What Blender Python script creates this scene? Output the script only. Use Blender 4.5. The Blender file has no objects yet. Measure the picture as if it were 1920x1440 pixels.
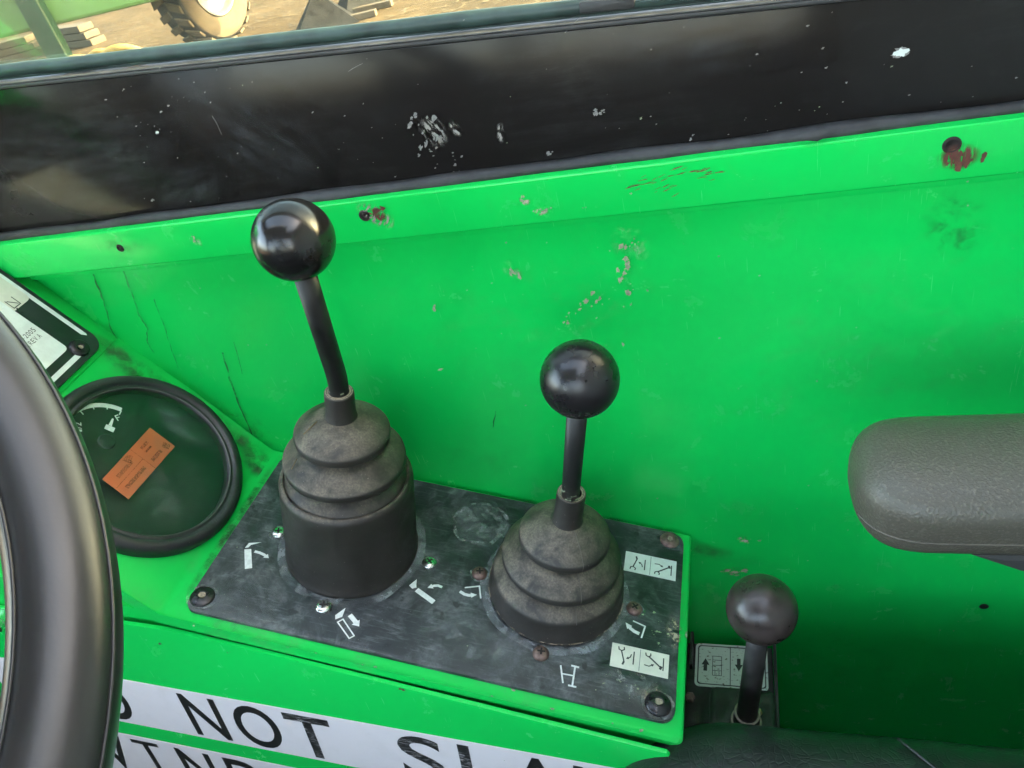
import bpy, bmesh, math, random
from mathutils import Matrix, Vector, noise as mnoise

random.seed(7)
R = math.radians
PI = math.pi
scene = bpy.context.scene
COL = scene.collection

# ------------------------------------------------------------------ camera
cam_data = bpy.data.cameras.new('camera')
cam_data.sensor_width = 36.0
cam_data.lens = 36.0 * 1450.0 / 1920.0
cam_data.clip_start = 0.02
cam_data.clip_end = 600.0
cam = bpy.data.objects.new('camera', cam_data)
COL.objects.link(cam)
cam.matrix_world = Matrix(((0.95168,0.03817,0.30471,0.26509),(0.21320,0.63204,-0.74503,-0.49354),(-0.22103,0.77399,0.59337,0.52065),(0,0,0,1)))
scene.camera = cam

# ------------------------------------------------------------------ sky, sun, exposure
SUN_EL, SUN_AZ = R(18.0), R(78.0)          # azimuth clockwise from +Y: the sun stands behind the cab's rear wall
world = bpy.data.worlds.new('World')
scene.world = world
world.use_nodes = True
wn = world.node_tree
sky = wn.nodes.new('ShaderNodeTexSky')
sky.sky_type = 'NISHITA'
sky.sun_disc = False
sky.sun_elevation = SUN_EL
sky.sun_rotation = SUN_AZ
sky.air_density = 0.7
sky.dust_density = 4.0
sky.ozone_density = 0.6
bg = wn.nodes['Background']
bg.inputs['Strength'].default_value = 0.15
wn.links.new(sky.outputs[0], bg.inputs['Color'])
sun_data = bpy.data.lights.new('sun', 'SUN')
sun_data.energy = 2.0
sun_data.angle = R(0.6)
sun_data.color = (1.0, 0.86, 0.66)
sun = bpy.data.objects.new('sun', sun_data)
COL.objects.link(sun)
sdir = Vector((math.sin(SUN_AZ) * math.cos(SUN_EL), math.cos(SUN_AZ) * math.cos(SUN_EL), math.sin(SUN_EL)))
sun.rotation_euler = sdir.to_track_quat('Z', 'Y').to_euler()
scene.view_settings.view_transform = 'Standard'
scene.view_settings.look = 'None'
scene.view_settings.gamma = 1.0
scene.view_settings.exposure = 5.20
scene.view_settings.use_curve_mapping = False
scene.cycles.use_denoising = True
scene.cycles.max_bounces = 8
scene.cycles.diffuse_bounces = 5
scene.cycles.transparent_max_bounces = 12

# ------------------------------------------------------------------ frames of the flat surfaces (origin, x, y, outward z)
def frame(f):
    o, x, y, z = [Vector(v) for v in f]
    return Matrix(((x.x, y.x, z.x, o.x), (x.y, y.y, z.y, o.y), (x.z, y.z, z.z, o.z), (0, 0, 0, 1)))
F_WALL = frame([(0.00000, 0.00000, 0.00000), (1.00000, 0.00000, 0.00000), (-0.00000, 0.00000, 1.00000), (0.00000, -1.00000, 0.00000)])
F_PLATE = frame([(0.00000, -0.10150, 0.00000), (0.95960, -0.00000, -0.28136), (-0.01473, 0.99863, -0.05022), (0.28098, 0.05234, 0.95829)])
F_DASH = frame([(-0.20877, -0.00013, 0.05568), (0.57562, -0.00050, -0.81772), (-0.03321, 0.99916, -0.02399), (0.81704, 0.04097, 0.57512)])
F_FRONT = frame([(0.00000, -0.21300, 0.00000), (1.00000, 0.00000, 0.00000), (-0.00000, 0.08716, 0.99619), (0.00000, -0.99619, 0.08716)])
F_BAND = frame([(-0.29686, -0.21519, -0.02505), (0.99268, -0.01052, -0.12029), (0.12075, 0.08652, 0.98890), (0.00000, -0.99619, 0.08716)])
F_GLASS = frame([(-0.26953, 0.00000, 0.43551), (0.99742, 0.00000, -0.07174), (0.07174, 0.00000, 0.99742), (0.00000, -1.00000, 0.00000)])

# ------------------------------------------------------------------ helpers
def link(o, parent=None):
    COL.objects.link(o)
    if parent is not None:
        o.parent = parent
    return o

def tag(o, label=None, cat=None, group=None, kind=None):
    if label: o['label'] = label
    if cat: o['category'] = cat
    if group: o['group'] = group
    if kind: o['kind'] = kind
    return o

def thing(name, M, label, cat, group=None):
    o = bpy.data.objects.new(name, None)
    o.empty_display_size = 0.02
    COL.objects.link(o)
    o.matrix_world = M
    return tag(o, label, cat, group)

def mesh_obj(name, verts, faces, mat, parent=None, smooth=False, M=None):
    me = bpy.data.meshes.new(name)
    me.from_pydata([tuple(v) for v in verts], [], faces)
    me.update()
    if mat: me.materials.append(mat)
    if smooth:
        me.polygons.foreach_set('use_smooth', [True] * len(me.polygons))
    o = bpy.data.objects.new(name, me)
    link(o, parent)
    if M is not None: o.matrix_world = M
    return o

def bm_obj(name, bm, mat, parent=None, smooth=False, M=None, angle=None):
    bmesh.ops.recalc_face_normals(bm, faces=bm.faces)
    me = bpy.data.meshes.new(name)
    if angle is not None:
        for e in bm.edges:
            if len(e.link_faces) == 2 and e.calc_face_angle(0) > angle:
                e.smooth = False
        smooth = True
    for f in bm.faces: f.smooth = smooth
    bm.to_mesh(me); bm.free()
    if mat: me.materials.append(mat)
    o = bpy.data.objects.new(name, me)
    link(o, parent)
    if M is not None: o.matrix_world = M
    return o

def rrect(x0, y0, x1, y1, r, seg=5):
    pts = []
    for cx, cy, a in ((x1 - r, y1 - r, 0), (x0 + r, y1 - r, 90), (x0 + r, y0 + r, 180), (x1 - r, y0 + r, 270)):
        for k in range(seg + 1):
            t = R(a + 90.0 * k / seg)
            pts.append((cx + r * math.cos(t), cy + r * math.sin(t)))
    return pts

def prism_bm(poly, z0, z1, bev=0.0, seg=2, both=False):
    bm = bmesh.new()
    top = [bm.verts.new((p[0], p[1], z1)) for p in poly]
    bot = [bm.verts.new((p[0], p[1], z0)) for p in poly]
    n = len(poly)
    ft = bm.faces.new(top)
    fb = bm.faces.new(bot[::-1])
    for i in range(n):
        bm.faces.new((bot[i], bot[(i + 1) % n], top[(i + 1) % n], top[i]))
    if bev > 0:
        es = list(ft.edges) + (list(fb.edges) if both else [])
        bmesh.ops.bevel(bm, geom=es, offset=bev, segments=seg, profile=0.5, affect='EDGES', clamp_overlap=True)
    return bm

def box_bm(x0, y0, z0, x1, y1, z1, bev=0.0, seg=2):
    bm = bmesh.new()
    bmesh.ops.create_cube(bm, size=1.0)
    for v in bm.verts:
        v.co = Vector((x0 if v.co.x < 0 else x1, y0 if v.co.y < 0 else y1, z0 if v.co.z < 0 else z1))
    if bev > 0:
        bmesh.ops.bevel(bm, geom=list(bm.edges), offset=bev, segments=seg, profile=0.5, affect='EDGES', clamp_overlap=True)
    return bm

def lathe(name, prof, mat, parent=None, segs=64, c=(0, 0, 0), smooth=True, wob=0.0, lean=(0, 0)):
    vs, fs = [], []
    n = len(prof)
    for i in range(segs):
        a = 2 * PI * i / segs
        for (r, h) in prof:
            k = 1.0
            if wob:
                k += wob * mnoise.noise(Vector((math.cos(a) * 1.3, math.sin(a) * 1.3, h * 40)))
            vs.append((c[0] + r * k * math.cos(a) + lean[0] * h, c[1] + r * k * math.sin(a) + lean[1] * h, c[2] + h))
    for i in range(segs):
        j = (i + 1) % segs
        for k in range(n - 1):
            fs.append((i * n + k, j * n + k, j * n + k + 1, i * n + k + 1))
    o = mesh_obj(name, vs, fs, mat, parent, smooth)
    return o

def smooth_profile(pts, sub=4):
    out = []
    P = [Vector((p[0], p[1])) for p in pts]
    for i in range(len(P) - 1):
        p0 = P[max(i - 1, 0)]; p1 = P[i]; p2 = P[i + 1]; p3 = P[min(i + 2, len(P) - 1)]
        for k in range(sub):
            t = k / sub
            v = 0.5 * ((2 * p1) + (p2 - p0) * t + (2 * p0 - 5 * p1 + 4 * p2 - p3) * t * t + (3 * p1 - p0 - 3 * p2 + p3) * t ** 3)
            out.append((max(v.x, 0.0), v.y))
    out.append(tuple(P[-1]))
    return out

def tube(name, pts, rad, mat, parent=None, segs=24, cap=True, smooth=True):
    P = [Vector(p) for p in pts]
    n = len(P)
    rr = rad if isinstance(rad, (list, tuple)) else [rad] * n
    vs, fs = [], []
    up = None
    for i in range(n):
        t = (P[min(i + 1, n - 1)] - P[max(i - 1, 0)]).normalized()
        if up is None:
            up = t.orthogonal().normalized()
        up = (up - t * up.dot(t)).normalized()
        s = t.cross(up)
        for k in range(segs):
            a = 2 * PI * k / segs
            vs.append(P[i] + (up * math.cos(a) + s * math.sin(a)) * rr[i])
    for i in range(n - 1):
        for k in range(segs):
            k2 = (k + 1) % segs
            fs.append((i * segs + k, i * segs + k2, (i + 1) * segs + k2, (i + 1) * segs + k))
    if cap:
        fs.append(tuple(range(segs))[::-1])
        fs.append(tuple((n - 1) * segs + k for k in range(segs)))
    return mesh_obj(name, vs, fs, mat, parent, smooth)

def bez(p0, p1, p2, n=8):
    p0, p1, p2 = Vector(p0), Vector(p1), Vector(p2)
    return [p0 * (1 - t) ** 2 + p1 * 2 * t * (1 - t) + p2 * t * t for t in [k / n for k in range(n + 1)]]

def flat(name, polys, mat, parent, z=0.0002):
    vs, fs = [], []
    for i, poly in enumerate(polys):
        b = len(vs)
        ar = sum(poly[k][0] * poly[(k + 1) % len(poly)][1] - poly[(k + 1) % len(poly)][0] * poly[k][1] for k in range(len(poly)))
        if ar < 0: poly = list(poly)[::-1]
        vs += [(p[0], p[1], z + i * 0.000015) for p in poly]
        fs.append(tuple(range(b, b + len(poly))))
    return mesh_obj(name, vs, fs, mat, parent)

def stroke(pts, w):
    """one mitred polygon for a polyline"""
    P = [Vector((p[0], p[1])) for p in pts]
    L, Rr = [], []
    for i, p in enumerate(P):
        d1 = (P[i] - P[i - 1]).normalized() if i > 0 else None
        d2 = (P[i + 1] - P[i]).normalized() if i < len(P) - 1 else None
        d = d1 if d2 is None else d2 if d1 is None else (d1 + d2).normalized()
        nrm = Vector((-d.y, d.x))
        k = 1.0
        if d1 is not None and d2 is not None:
            k = 1.0 / max(0.4, nrm.dot(Vector((-d1.y, d1.x))))
        L.append(tuple(p + nrm * w * 0.5 * k)); Rr.append(tuple(p - nrm * w * 0.5 * k))
    return L + Rr[::-1]

def arrow(pts, w, hw, hl):
    """shaft polygon + head polygon"""
    a, b = Vector(pts[-2]), Vector(pts[-1])
    d = (b - a).normalized(); nrm = Vector((-d.y, d.x))
    base = b - d * hl
    sh = stroke(list(pts[:-1]) + [tuple(base)], w)
    return [sh, [tuple(base + nrm * hw), tuple(b), tuple(base - nrm * hw)]]

def blob(cx, cy, rx, ry, ang=0.0, n=9, jit=0.45):
    out = []
    ca, sa = math.cos(ang), math.sin(ang)
    for k in range(n):
        a = 2 * PI * k / n + random.uniform(-0.2, 0.2)
        q = 1.0 + random.uniform(-jit, jit)
        x, y = rx * q * math.cos(a), ry * q * math.sin(a)
        out.append((cx + x * ca - y * sa, cy + x * sa + y * ca))
    return out

def chips(name, specs, mat, parent, z=0.00025):
    """specs: (centre, spread x, spread y, count, min size, max size, angle, elongation)"""
    polys = []
    for (c, sx, sy, n, s0, s1, ang, el) in specs:
        for _ in range(n):
            s = (s0 + (s1 - s0) * random.random() ** 2.5) * .8
            polys.append(blob(c[0] + random.gauss(0, sx), c[1] + random.gauss(0, sy), s * el, s, ang + random.uniform(-.25, .25), random.choice((9, 11, 13)), .55))
    o = flat(name, polys, mat, parent, z)
    o['kind'] = 'stuff'
    return o

def glyph(name, ch, x, y, w, h, mat, parent, z=0.0002, bold=0.0):
    cu = bpy.data.curves.new('glyph', 'FONT')
    cu.body = ch
    cu.resolution_u = 6
    cu.offset = bold
    tmp = bpy.data.objects.new('glyph', cu)
    COL.objects.link(tmp)
    dg = bpy.context.evaluated_depsgraph_get()
    me = bpy.data.meshes.new_from_object(tmp.evaluated_get(dg))
    COL.objects.unlink(tmp)
    bpy.data.objects.remove(tmp)
    xs = [v.co.x for v in me.vertices]; ys = [v.co.y for v in me.vertices]
    x0, x1, y0, y1 = min(xs), max(xs), min(ys), max(ys)
    for v in me.vertices:
        v.co = Vector((x + (v.co.x - x0) / (x1 - x0) * w, y + (v.co.y - y0) / (y1 - y0) * h, z))
    me.name = name
    me.materials.clear(); me.materials.append(mat)
    o = bpy.data.objects.new(name, me)
    return link(o, parent)

# ------------------------------------------------------------------ materials
def new_mat(name):
    m = bpy.data.materials.new(name)
    m.use_nodes = True
    nt = m.node_tree
    return m, nt, nt.nodes['Principled BSDF'], nt.nodes['Material Output']

def N(nt, kind, **kw):
    n = nt.nodes.new(kind)
    for k, v in kw.items():
        if k in n.inputs: n.inputs[k].default_value = v
        else: setattr(n, k, v)
    return n

def coords(nt, scale=(1, 1, 1), rot=(0, 0, 0), out='Object'):
    tc = nt.nodes.new('ShaderNodeTexCoord')
    mp = nt.nodes.new('ShaderNodeMapping')
    mp.inputs['Scale'].default_value = scale
    mp.inputs['Rotation'].default_value = rot
    nt.links.new(tc.outputs[out], mp.inputs['Vector'])
    return mp.outputs['Vector']

def noise(nt, vec, scale, detail=4.0, rough=0.55, dist=0.0):
    n = N(nt, 'ShaderNodeTexNoise')
    n.inputs['Scale'].default_value = scale
    n.inputs['Detail'].default_value = detail
    n.inputs['Roughness'].default_value = rough
    n.inputs['Distortion'].default_value = dist
    nt.links.new(vec, n.inputs['Vector'])
    return n.outputs['Fac']

def ramp(nt, fac, lo, hi, a=0.0, b=1.0):
    n = N(nt, 'ShaderNodeMapRange')
    n.interpolation_type = 'SMOOTHSTEP'
    n.inputs['From Min'].default_value = lo
    n.inputs['From Max'].default_value = hi
    n.inputs['To Min'].default_value = a
    n.inputs['To Max'].default_value = b
    nt.links.new(fac, n.inputs['Value'])
    return n.outputs['Result']

def math_(nt, op, a, b=None):
    n = N(nt, 'ShaderNodeMath', operation=op)
    for i, v in enumerate((a, b)):
        if v is None: continue
        if isinstance(v, (int, float)): n.inputs[i].default_value = v
        else: nt.links.new(v, n.inputs[i])
    return n.outputs[0]

def mixc(nt, fac, a, b):
    n = N(nt, 'ShaderNodeMix', data_type='RGBA')
    for sock, v in ((n.inputs['Factor'], fac), (n.inputs[6], a), (n.inputs[7], b)):
        if isinstance(v, (int, float)): sock.default_value = v
        elif isinstance(v, tuple): sock.default_value = (*v[:3], 1.0)
        else: nt.links.new(v, sock)
    return n.outputs[2]

def bump(nt, bsdf, height, strength=0.2, dist=0.001):
    b = N(nt, 'ShaderNodeBump')
    b.inputs['Strength'].default_value = strength
    b.inputs['Distance'].default_value = dist
    nt.links.new(height, b.inputs['Height'])
    nt.links.new(b.outputs['Normal'], bsdf.inputs['Normal'])

def simple(name, col, rough=0.5, metallic=0.0, spec=0.5, var=0.12, scale=60.0, bs=0.0, bscale=600.0, coat=0.0):
    m, nt, b, o = new_mat(name)
    v = coords(nt)
    f = noise(nt, v, scale, 5.0, 0.6)
    c0 = tuple(c * (1 - var) for c in col); c1 = tuple(min(1, c * (1 + var)) for c in col)
    nt.links.new(mixc(nt, ramp(nt, f, .3, .7), c0, c1), b.inputs['Base Color'])
    nt.links.new(ramp(nt, f, .25, .75, max(0, rough - .08), min(1, rough + .08)), b.inputs['Roughness'])
    b.inputs['Metallic'].default_value = metallic
    b.inputs['Specular IOR Level'].default_value = spec
    b.inputs['Coat Weight'].default_value = coat
    if bs > 0: bump(nt, b, noise(nt, v, bscale, 3.0), bs, 0.0006)
    return m

def green_paint(name, dirt=0.10, rough=0.20, dust=(0.16, 0.26, 0.13), base=(0.005, 0.53, 0.080)):
    m, nt, b, o = new_mat(name)
    v = coords(nt)
    big = noise(nt, v, 3.2, 3.0, 0.5)
    c = mixc(nt, ramp(nt, big, .3, .7), tuple(k * .97 for k in base), tuple(k * 1.03 for k in base))
    mid = noise(nt, v, 26.0, 8.0, 0.68, 0.4)
    fine = noise(nt, v, 420.0, 3.0, 0.6)
    d = math_(nt, 'MULTIPLY', ramp(nt, mid, .5, .78), ramp(nt, fine, .35, .65, .35, 1.0))
    c = mixc(nt, math_(nt, 'MULTIPLY', d, dirt), c, dust)
    scr = noise(nt, coords(nt, (900, 30, 260), (0.3, 0.5, 0.7)), 1.0, 2.0, 0.5)
    c = mixc(nt, ramp(nt, scr, .70, .78, 0.0, .10), c, (0.2, 0.55, 0.25))
    nt.links.new(c, b.inputs['Base Color'])
    ro = math_(nt, 'ADD', ramp(nt, mid, .3, .8, rough - .04, rough + .12), ramp(nt, scr, .68, .8, 0.0, .12))
    nt.links.new(ro, b.inputs['Roughness'])
    b.inputs['Specular IOR Level'].default_value = 0.4
    bump(nt, b, noise(nt, v, 700.0, 2.0, 0.5), 0.05, 0.0004)
    return m

M_GREEN = green_paint('green_paint')
M_GREEN_DUSTY = green_paint('dusty_green_paint', dirt=0.38, rough=0.33, dust=(0.15, 0.21, 0.13))

def black_paint():
    m, nt, b, o = new_mat('black_gloss_panel')
    v = coords(nt)
    f = noise(nt, v, 9.0, 8.0, 0.7, 0.5)
    g = noise(nt, coords(nt, (25, 160, 160), (0, 0, 0.12)), 1.0, 5.0, 0.65)
    haze = math_(nt, 'MULTIPLY', ramp(nt, f, .45, .8), ramp(nt, g, .35, .75))
    nt.links.new(mixc(nt, math_(nt, 'MULTIPLY', haze, 0.2), (0.0115, 0.0100, 0.0096), (0.10, 0.10, 0.10)), b.inputs['Base Color'])
    nt.links.new(ramp(nt, f, .3, .8, .14, .20), b.inputs['Roughness'])
    b.inputs['Specular IOR Level'].default_value = 0.20
    bump(nt, b, noise(nt, v, 500.0, 2.0), 0.03, 0.0003)
    return m
M_BLACK = black_paint()

def plate_mat():
    m, nt, b, o = new_mat('dusty_black_plate')
    v = coords(nt)
    f = noise(nt, v, 22.0, 9.0, 0.72, 0.6)
    g = noise(nt, v, 130.0, 6.0, 0.7)
    s = noise(nt, coords(nt, (60, 420, 60), (0, 0, 0.5)), 1.0, 4.0, 0.6)
    d = math_(nt, 'MULTIPLY', ramp(nt, f, .42, .66), ramp(nt, g, .3, .7, .25, 1.0))
    d = math_(nt, 'ADD', math_(nt, 'ADD', math_(nt, 'MULTIPLY', d, 0.70), 0.03), ramp(nt, s, .52, .78, 0.0, .40))
    c = mixc(nt, d, (0.013, 0.016, 0.018), (0.17, 0.185, 0.19))
    sp = noise(nt, v, 75.0, 3.0, 0.5)
    c = mixc(nt, ramp(nt, sp, .62, .70, 0.0, .8), c, (0.008, 0.010, 0.011))
    w = noise(nt, v, 900.0, 2.0, 0.5)
    c = mixc(nt, ramp(nt, w, .74, .78, 0.0, .6), c, (0.4, 0.41, 0.38))
    nt.links.new(c, b.inputs['Base Color'])
    nt.links.new(ramp(nt, f, .3, .75, .34, .62), b.inputs['Roughness'])
    bump(nt, b, g, 0.12, 0.0004)
    return m
M_PLATE = plate_mat()

def rubber(name, base=(0.0175, 0.0148, 0.0122), dustc=(0.145, 0.122, 0.090), amt=1.1, rough=0.55):
    """black moulded rubber; grit has settled on what faces up"""
    m, nt, b, o = new_mat(name)
    v = coords(nt)
    ge = nt.nodes.new('ShaderNodeNewGeometry')
    sx = nt.nodes.new('ShaderNodeSeparateXYZ')
    nt.links.new(ge.outputs['Normal'], sx.inputs[0])
    upf = ramp(nt, sx.outputs['Z'], .30, .82)
    f = noise(nt, v, 38.0, 8.0, 0.7, 0.4)
    fine = noise(nt, v, 620.0, 3.0, 0.6)
    d = math_(nt, 'MULTIPLY', math_(nt, 'MULTIPLY', ramp(nt, f, .34, .64), ramp(nt, fine, .3, .7, .5, 1.0)), math_(nt, 'ADD', math_(nt, 'MULTIPLY', upf, amt), 0.05))
    c = mixc(nt, d, base, dustc)
    sp = noise(nt, v, 850.0, 1.0, 0.4)
    c = mixc(nt, ramp(nt, sp, .76, .80, 0.0, .6), c, (0.3, 0.28, 0.24))
    nt.links.new(c, b.inputs['Base Color'])
    nt.links.new(ramp(nt, f, .3, .7, rough - .1, rough + .15), b.inputs['Roughness'])
    bump(nt, b, noise(nt, v, 260.0, 4.0), 0.10, 0.0005)
    return m
M_RUBBER = rubber('dusty_black_rubber')
M_BEZEL = rubber('black_bezel_rubber', base=(0.012, 0.013, 0.014), dustc=(0.10, 0.11, 0.115), amt=0.35, rough=0.42)

M_KNOB_A = simple('gloss_black_knob', (0.008, 0.008, 0.0085), 0.22, var=.1, coat=0.0)
M_KNOB_B = simple('satin_black_knob', (0.010, 0.009, 0.010), 0.30, var=.15)
M_KNOB_C = simple('worn_brown_black_knob', (0.034, 0.025, 0.022), 0.33, var=.35, scale=70)
M_ROD = simple('black_painted_rod', (0.008, 0.008, 0.008), 0.5, var=.3, bs=.05, bscale=400)
M_ROD_WORN = simple('worn_black_rod', (0.024, 0.022, 0.021), 0.5, var=.4, scale=90, bs=.08, bscale=400)
M_CHIP_LIGHT = simple('pale_chipped_primer', (0.26, 0.30, 0.19), 0.7, var=.35, scale=300)
M_CHIP_GREY = simple('grey_scrape', (0.20, 0.19, 0.18), 0.7, var=.35, scale=500)
M_RUST = simple('brown_rust', (0.10, 0.034, 0.022), 0.8, var=.4, scale=260, bs=.2, bscale=900)
M_DARKHOLE = simple('dark_hole', (0.012, 0.008, 0.007), 0.8)
M_ZINC = simple('zinc_screw', (0.62, 0.64, 0.60), 0.24, metallic=1.0, var=.2, scale=200)
M_RUSTY_SCREW = simple('rusty_screw', (0.16, 0.105, 0.085), 0.5, metallic=0.45, var=.4, scale=240, bs=.15, bscale=700)
M_BLACK_SCREW = simple('blackened_screw', (0.018, 0.017, 0.018), 0.30, metallic=0.25, var=.3, scale=160)
M_GRIT = simple('packed_tan_grit', (0.30, 0.25, 0.18), 0.9, var=.4, scale=500, bs=.4, bscale=1200)
M_WHITE_PRINT = simple('white_print', (0.66, 0.69, 0.68), 0.55, var=.12, scale=250)
M_LABEL = simple('off_white_label', (0.66, 0.70, 0.67), 0.42, var=.08, scale=90)
M_LABEL_OLD = simple('yellowed_label', (0.66, 0.64, 0.55), 0.5, var=.10, scale=60)
M_INK = simple('dark_ink', (0.025, 0.025, 0.028), 0.5, var=.3, scale=400)
M_GREY_INK = simple('grey_ink', (0.16, 0.17, 0.17), 0.5, var=.3, scale=400)
M_SEAL = simple('dark_window_seal', (0.026, 0.050, 0.045), 0.5, var=.4, scale=30, bs=.2, bscale=250)
M_ALU = simple('dull_aluminium_trim', (0.085, 0.085, 0.082), 0.5, metallic=0.3, var=.3, scale=60)
M_SEALANT = simple('grey_sealant', (0.024, 0.024, 0.025), 0.58, var=.45, scale=70, bs=.3, bscale=300)
M_STEEL_DARK = simple('grimy_dark_steel', (0.030, 0.030, 0.027), 0.62, var=.6, scale=55, bs=.3, bscale=260)
M_FLOOR = simple('grimy_floor_mat', (0.050, 0.046, 0.040), 0.8, var=.6, scale=40, bs=.5, bscale=180)
M_TRIM = simple('dark_cab_trim', (0.035, 0.034, 0.034), 0.6, var=.2, scale=20)
M_LIGHT_BLOCK = simple('brown_light_block', (0.050, 0.030, 0.026), 0.8, var=.2, scale=12)  # brown chosen for the tone it reflects into the black band
M_BOUNCE_LINING = simple('pale_bounce_lining', (0.60, 0.60, 0.58), 0.85, var=.1, scale=40)  # pale tone set to bounce light into the cab
M_SEAM = simple('rubber_mould_line', (0.085, 0.075, 0.06), 0.6)
M_LIGHTRUST = simple('tan_edge_metal', (0.30, 0.25, 0.19), 0.6, var=.3, scale=300)

def sticker_white():
    m, nt, b, o = new_mat('white_warning_band')
    v = coords(nt)
    f = noise(nt, v, 35.0, 6.0, 0.65)
    g = noise(nt, v, 700.0, 2.0, 0.5)
    c = mixc(nt, ramp(nt, f, .45, .8, 0, .25), (0.72, 0.68, 0.69), (0.5, 0.49, 0.46))
    c = mixc(nt, ramp(nt, g, .72, .78, 0, .5), c, (0.25, 0.22, 0.18))
    nt.links.new(c, b.inputs['Base Color'])
    b.inputs['Roughness'].default_value = 0.34
    return m
M_BAND = sticker_white()

def letter_mat(name, wear):
    m, nt, b, o = new_mat(name)
    f = noise(nt, coords(nt, (90, 700, 1), (0, 0, 0.2)), 1.0, 4.0, 0.7)
    g = noise(nt, coords(nt), 60.0, 3.0, 0.5)
    k = math_(nt, 'MULTIPLY', ramp(nt, f, .62 - wear * .2, .66 - wear * .2), ramp(nt, g, .3, .6))
    nt.links.new(mixc(nt, math_(nt, 'MULTIPLY', k, min(1, .25 + wear)), (0.012, 0.014, 0.013), (0.62, 0.59, 0.60)), b.inputs['Base Color'])
    b.inputs['Roughness'].default_value = 0.35
    return m
M_LETTER = letter_mat('black_letter', 0.0)
M_LETTER_WORN = letter_mat('scuffed_black_letter', 0.40)

def bracket_label_mat():
    m, nt, b, o = new_mat('speckled_bracket_label')
    f = noise(nt, coords(nt, (1, 2.2, 1)), 260.0, 3.0, 0.6)
    c = mixc(nt, ramp(nt, f, .60, .66), (0.56, 0.60, 0.55), (0.13, 0.11, 0.08))
    nt.links.new(c, b.inputs['Base Color'])
    b.inputs['Roughness'].default_value = 0.5
    return m
M_BLABEL = bracket_label_mat()

def orange_mat():
    m, nt, b, o = new_mat('orange_sticker')
    f = noise(nt, coords(nt), 45.0, 5.0, 0.6)
    nt.links.new(mixc(nt, ramp(nt, f, .35, .75), (0.40, 0.095, 0.028), (0.31, 0.098, 0.038)), b.inputs['Base Color'])
    b.inputs['Roughness'].default_value = 0.55
    return m
M_ORANGE = orange_mat()

def smudge_mat(name, col, strength, scale=60.0, lo=.42, hi=.7, soft=(.5, .15), stretch=(1, 1, 1), rough=.7, rot=0.0):
    """a thin film of dirt or scuffing: noise breaks it up, it thins out to its rim"""
    m, nt, b, out = new_mat(name)
    b.inputs['Base Color'].default_value = (*col, 1)
    b.inputs['Roughness'].default_value = rough
    f = noise(nt, coords(nt, stretch, (0, 0, rot)), scale, 7.0, 0.68, 0.3)
    tc = nt.nodes.new('ShaderNodeTexCoord')
    sub = N(nt, 'ShaderNodeVectorMath', operation='SUBTRACT')
    nt.links.new(tc.outputs['Generated'], sub.inputs[0])
    sub.inputs[1].default_value = (.5, .5, 0)
    mul = N(nt, 'ShaderNodeVectorMath', operation='MULTIPLY')
    nt.links.new(sub.outputs[0], mul.inputs[0]); mul.inputs[1].default_value = (1, 1, 0)
    ln = N(nt, 'ShaderNodeVectorMath', operation='LENGTH')
    nt.links.new(mul.outputs[0], ln.inputs[0])
    fall = ramp(nt, ln.outputs['Value'], soft[1], soft[0], 1.0, 0.0)
    k = math_(nt, 'MULTIPLY', math_(nt, 'MULTIPLY', ramp(nt, f, lo, hi), fall), strength)
    tr = nt.nodes.new('ShaderNodeBsdfTransparent')
    mx = nt.nodes.new('ShaderNodeMixShader')
    nt.links.new(k, mx.inputs[0]); nt.links.new(tr.outputs[0], mx.inputs[1]); nt.links.new(b.outputs[0], mx.inputs[2])
    nt.links.new(mx.outputs[0], out.inputs['Surface'])
    return m

def film_mat(name, col, strength, scale, lo, hi, stretch=(1, 1, 1)):
    m, nt, b, out = new_mat(name)
    b.inputs['Base Color'].default_value = (*col, 1)
    b.inputs['Roughness'].default_value = .75
    f = noise(nt, coords(nt, stretch), scale, 6.0, 0.65, 0.3)
    k = math_(nt, 'MULTIPLY', ramp(nt, f, lo, hi), strength)
    tr = nt.nodes.new('ShaderNodeBsdfTransparent')
    mx = nt.nodes.new('ShaderNodeMixShader')
    nt.links.new(k, mx.inputs[0]); nt.links.new(tr.outputs[0], mx.inputs[1]); nt.links.new(b.outputs[0], mx.inputs[2])
    nt.links.new(mx.outputs[0], out.inputs['Surface'])
    return m
M_DRIP = film_mat('dark_drip_stain', (0.010, 0.035, 0.015), 0.75, 120.0, .3, .6)
M_DUSTRING = film_mat('pale_dust_film', (0.30, 0.32, 0.31), 0.5, 110.0, .44, .66)
M_SCUFF_WHITE = smudge_mat('pale_scuff', (0.36, 0.50, 0.36), 0.55, 90.0, .45, .68, stretch=(1, 1, 1))
M_SCUFF_FAINT = smudge_mat('faint_pale_scuff', (0.30, 0.50, 0.34), 0.07, 28.0, .46, .78, stretch=(1, 2.2, 1), rot=.6)
M_SCUFF_DIRTY = smudge_mat('faint_dark_scuff', (0.015, 0.10, 0.03), 0.15, 30.0, .42, .75)
M_SCUFF_PRIMER = smudge_mat('primer_scuff', (0.46, 0.42, 0.33), 0.95, 120.0, .48, .56)
M_SCUFF_DARK = smudge_mat('dark_scuff', (0.015, 0.09, 0.03), 0.40, 70.0, .42, .7)
M_SCUFF_SHEEN = smudge_mat('grey_scuff_sheen', (0.16, 0.17, 0.18), 0.28, 30.0, .35, .85, stretch=(1, 3.5, 1))
M_SCRAPE = smudge_mat('bare_grey_scrape', (0.26, 0.24, 0.22), 1.0, 170.0, .47, .54, soft=(.5, .2), stretch=(1.8, .6, 1), rot=.5)
M_RUST_PATCH = smudge_mat('rust_patch', (0.10, 0.033, 0.022), 1.0, 130.0, .43, .49, soft=(.52, .25), stretch=(2.6, .35, 1))
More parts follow.
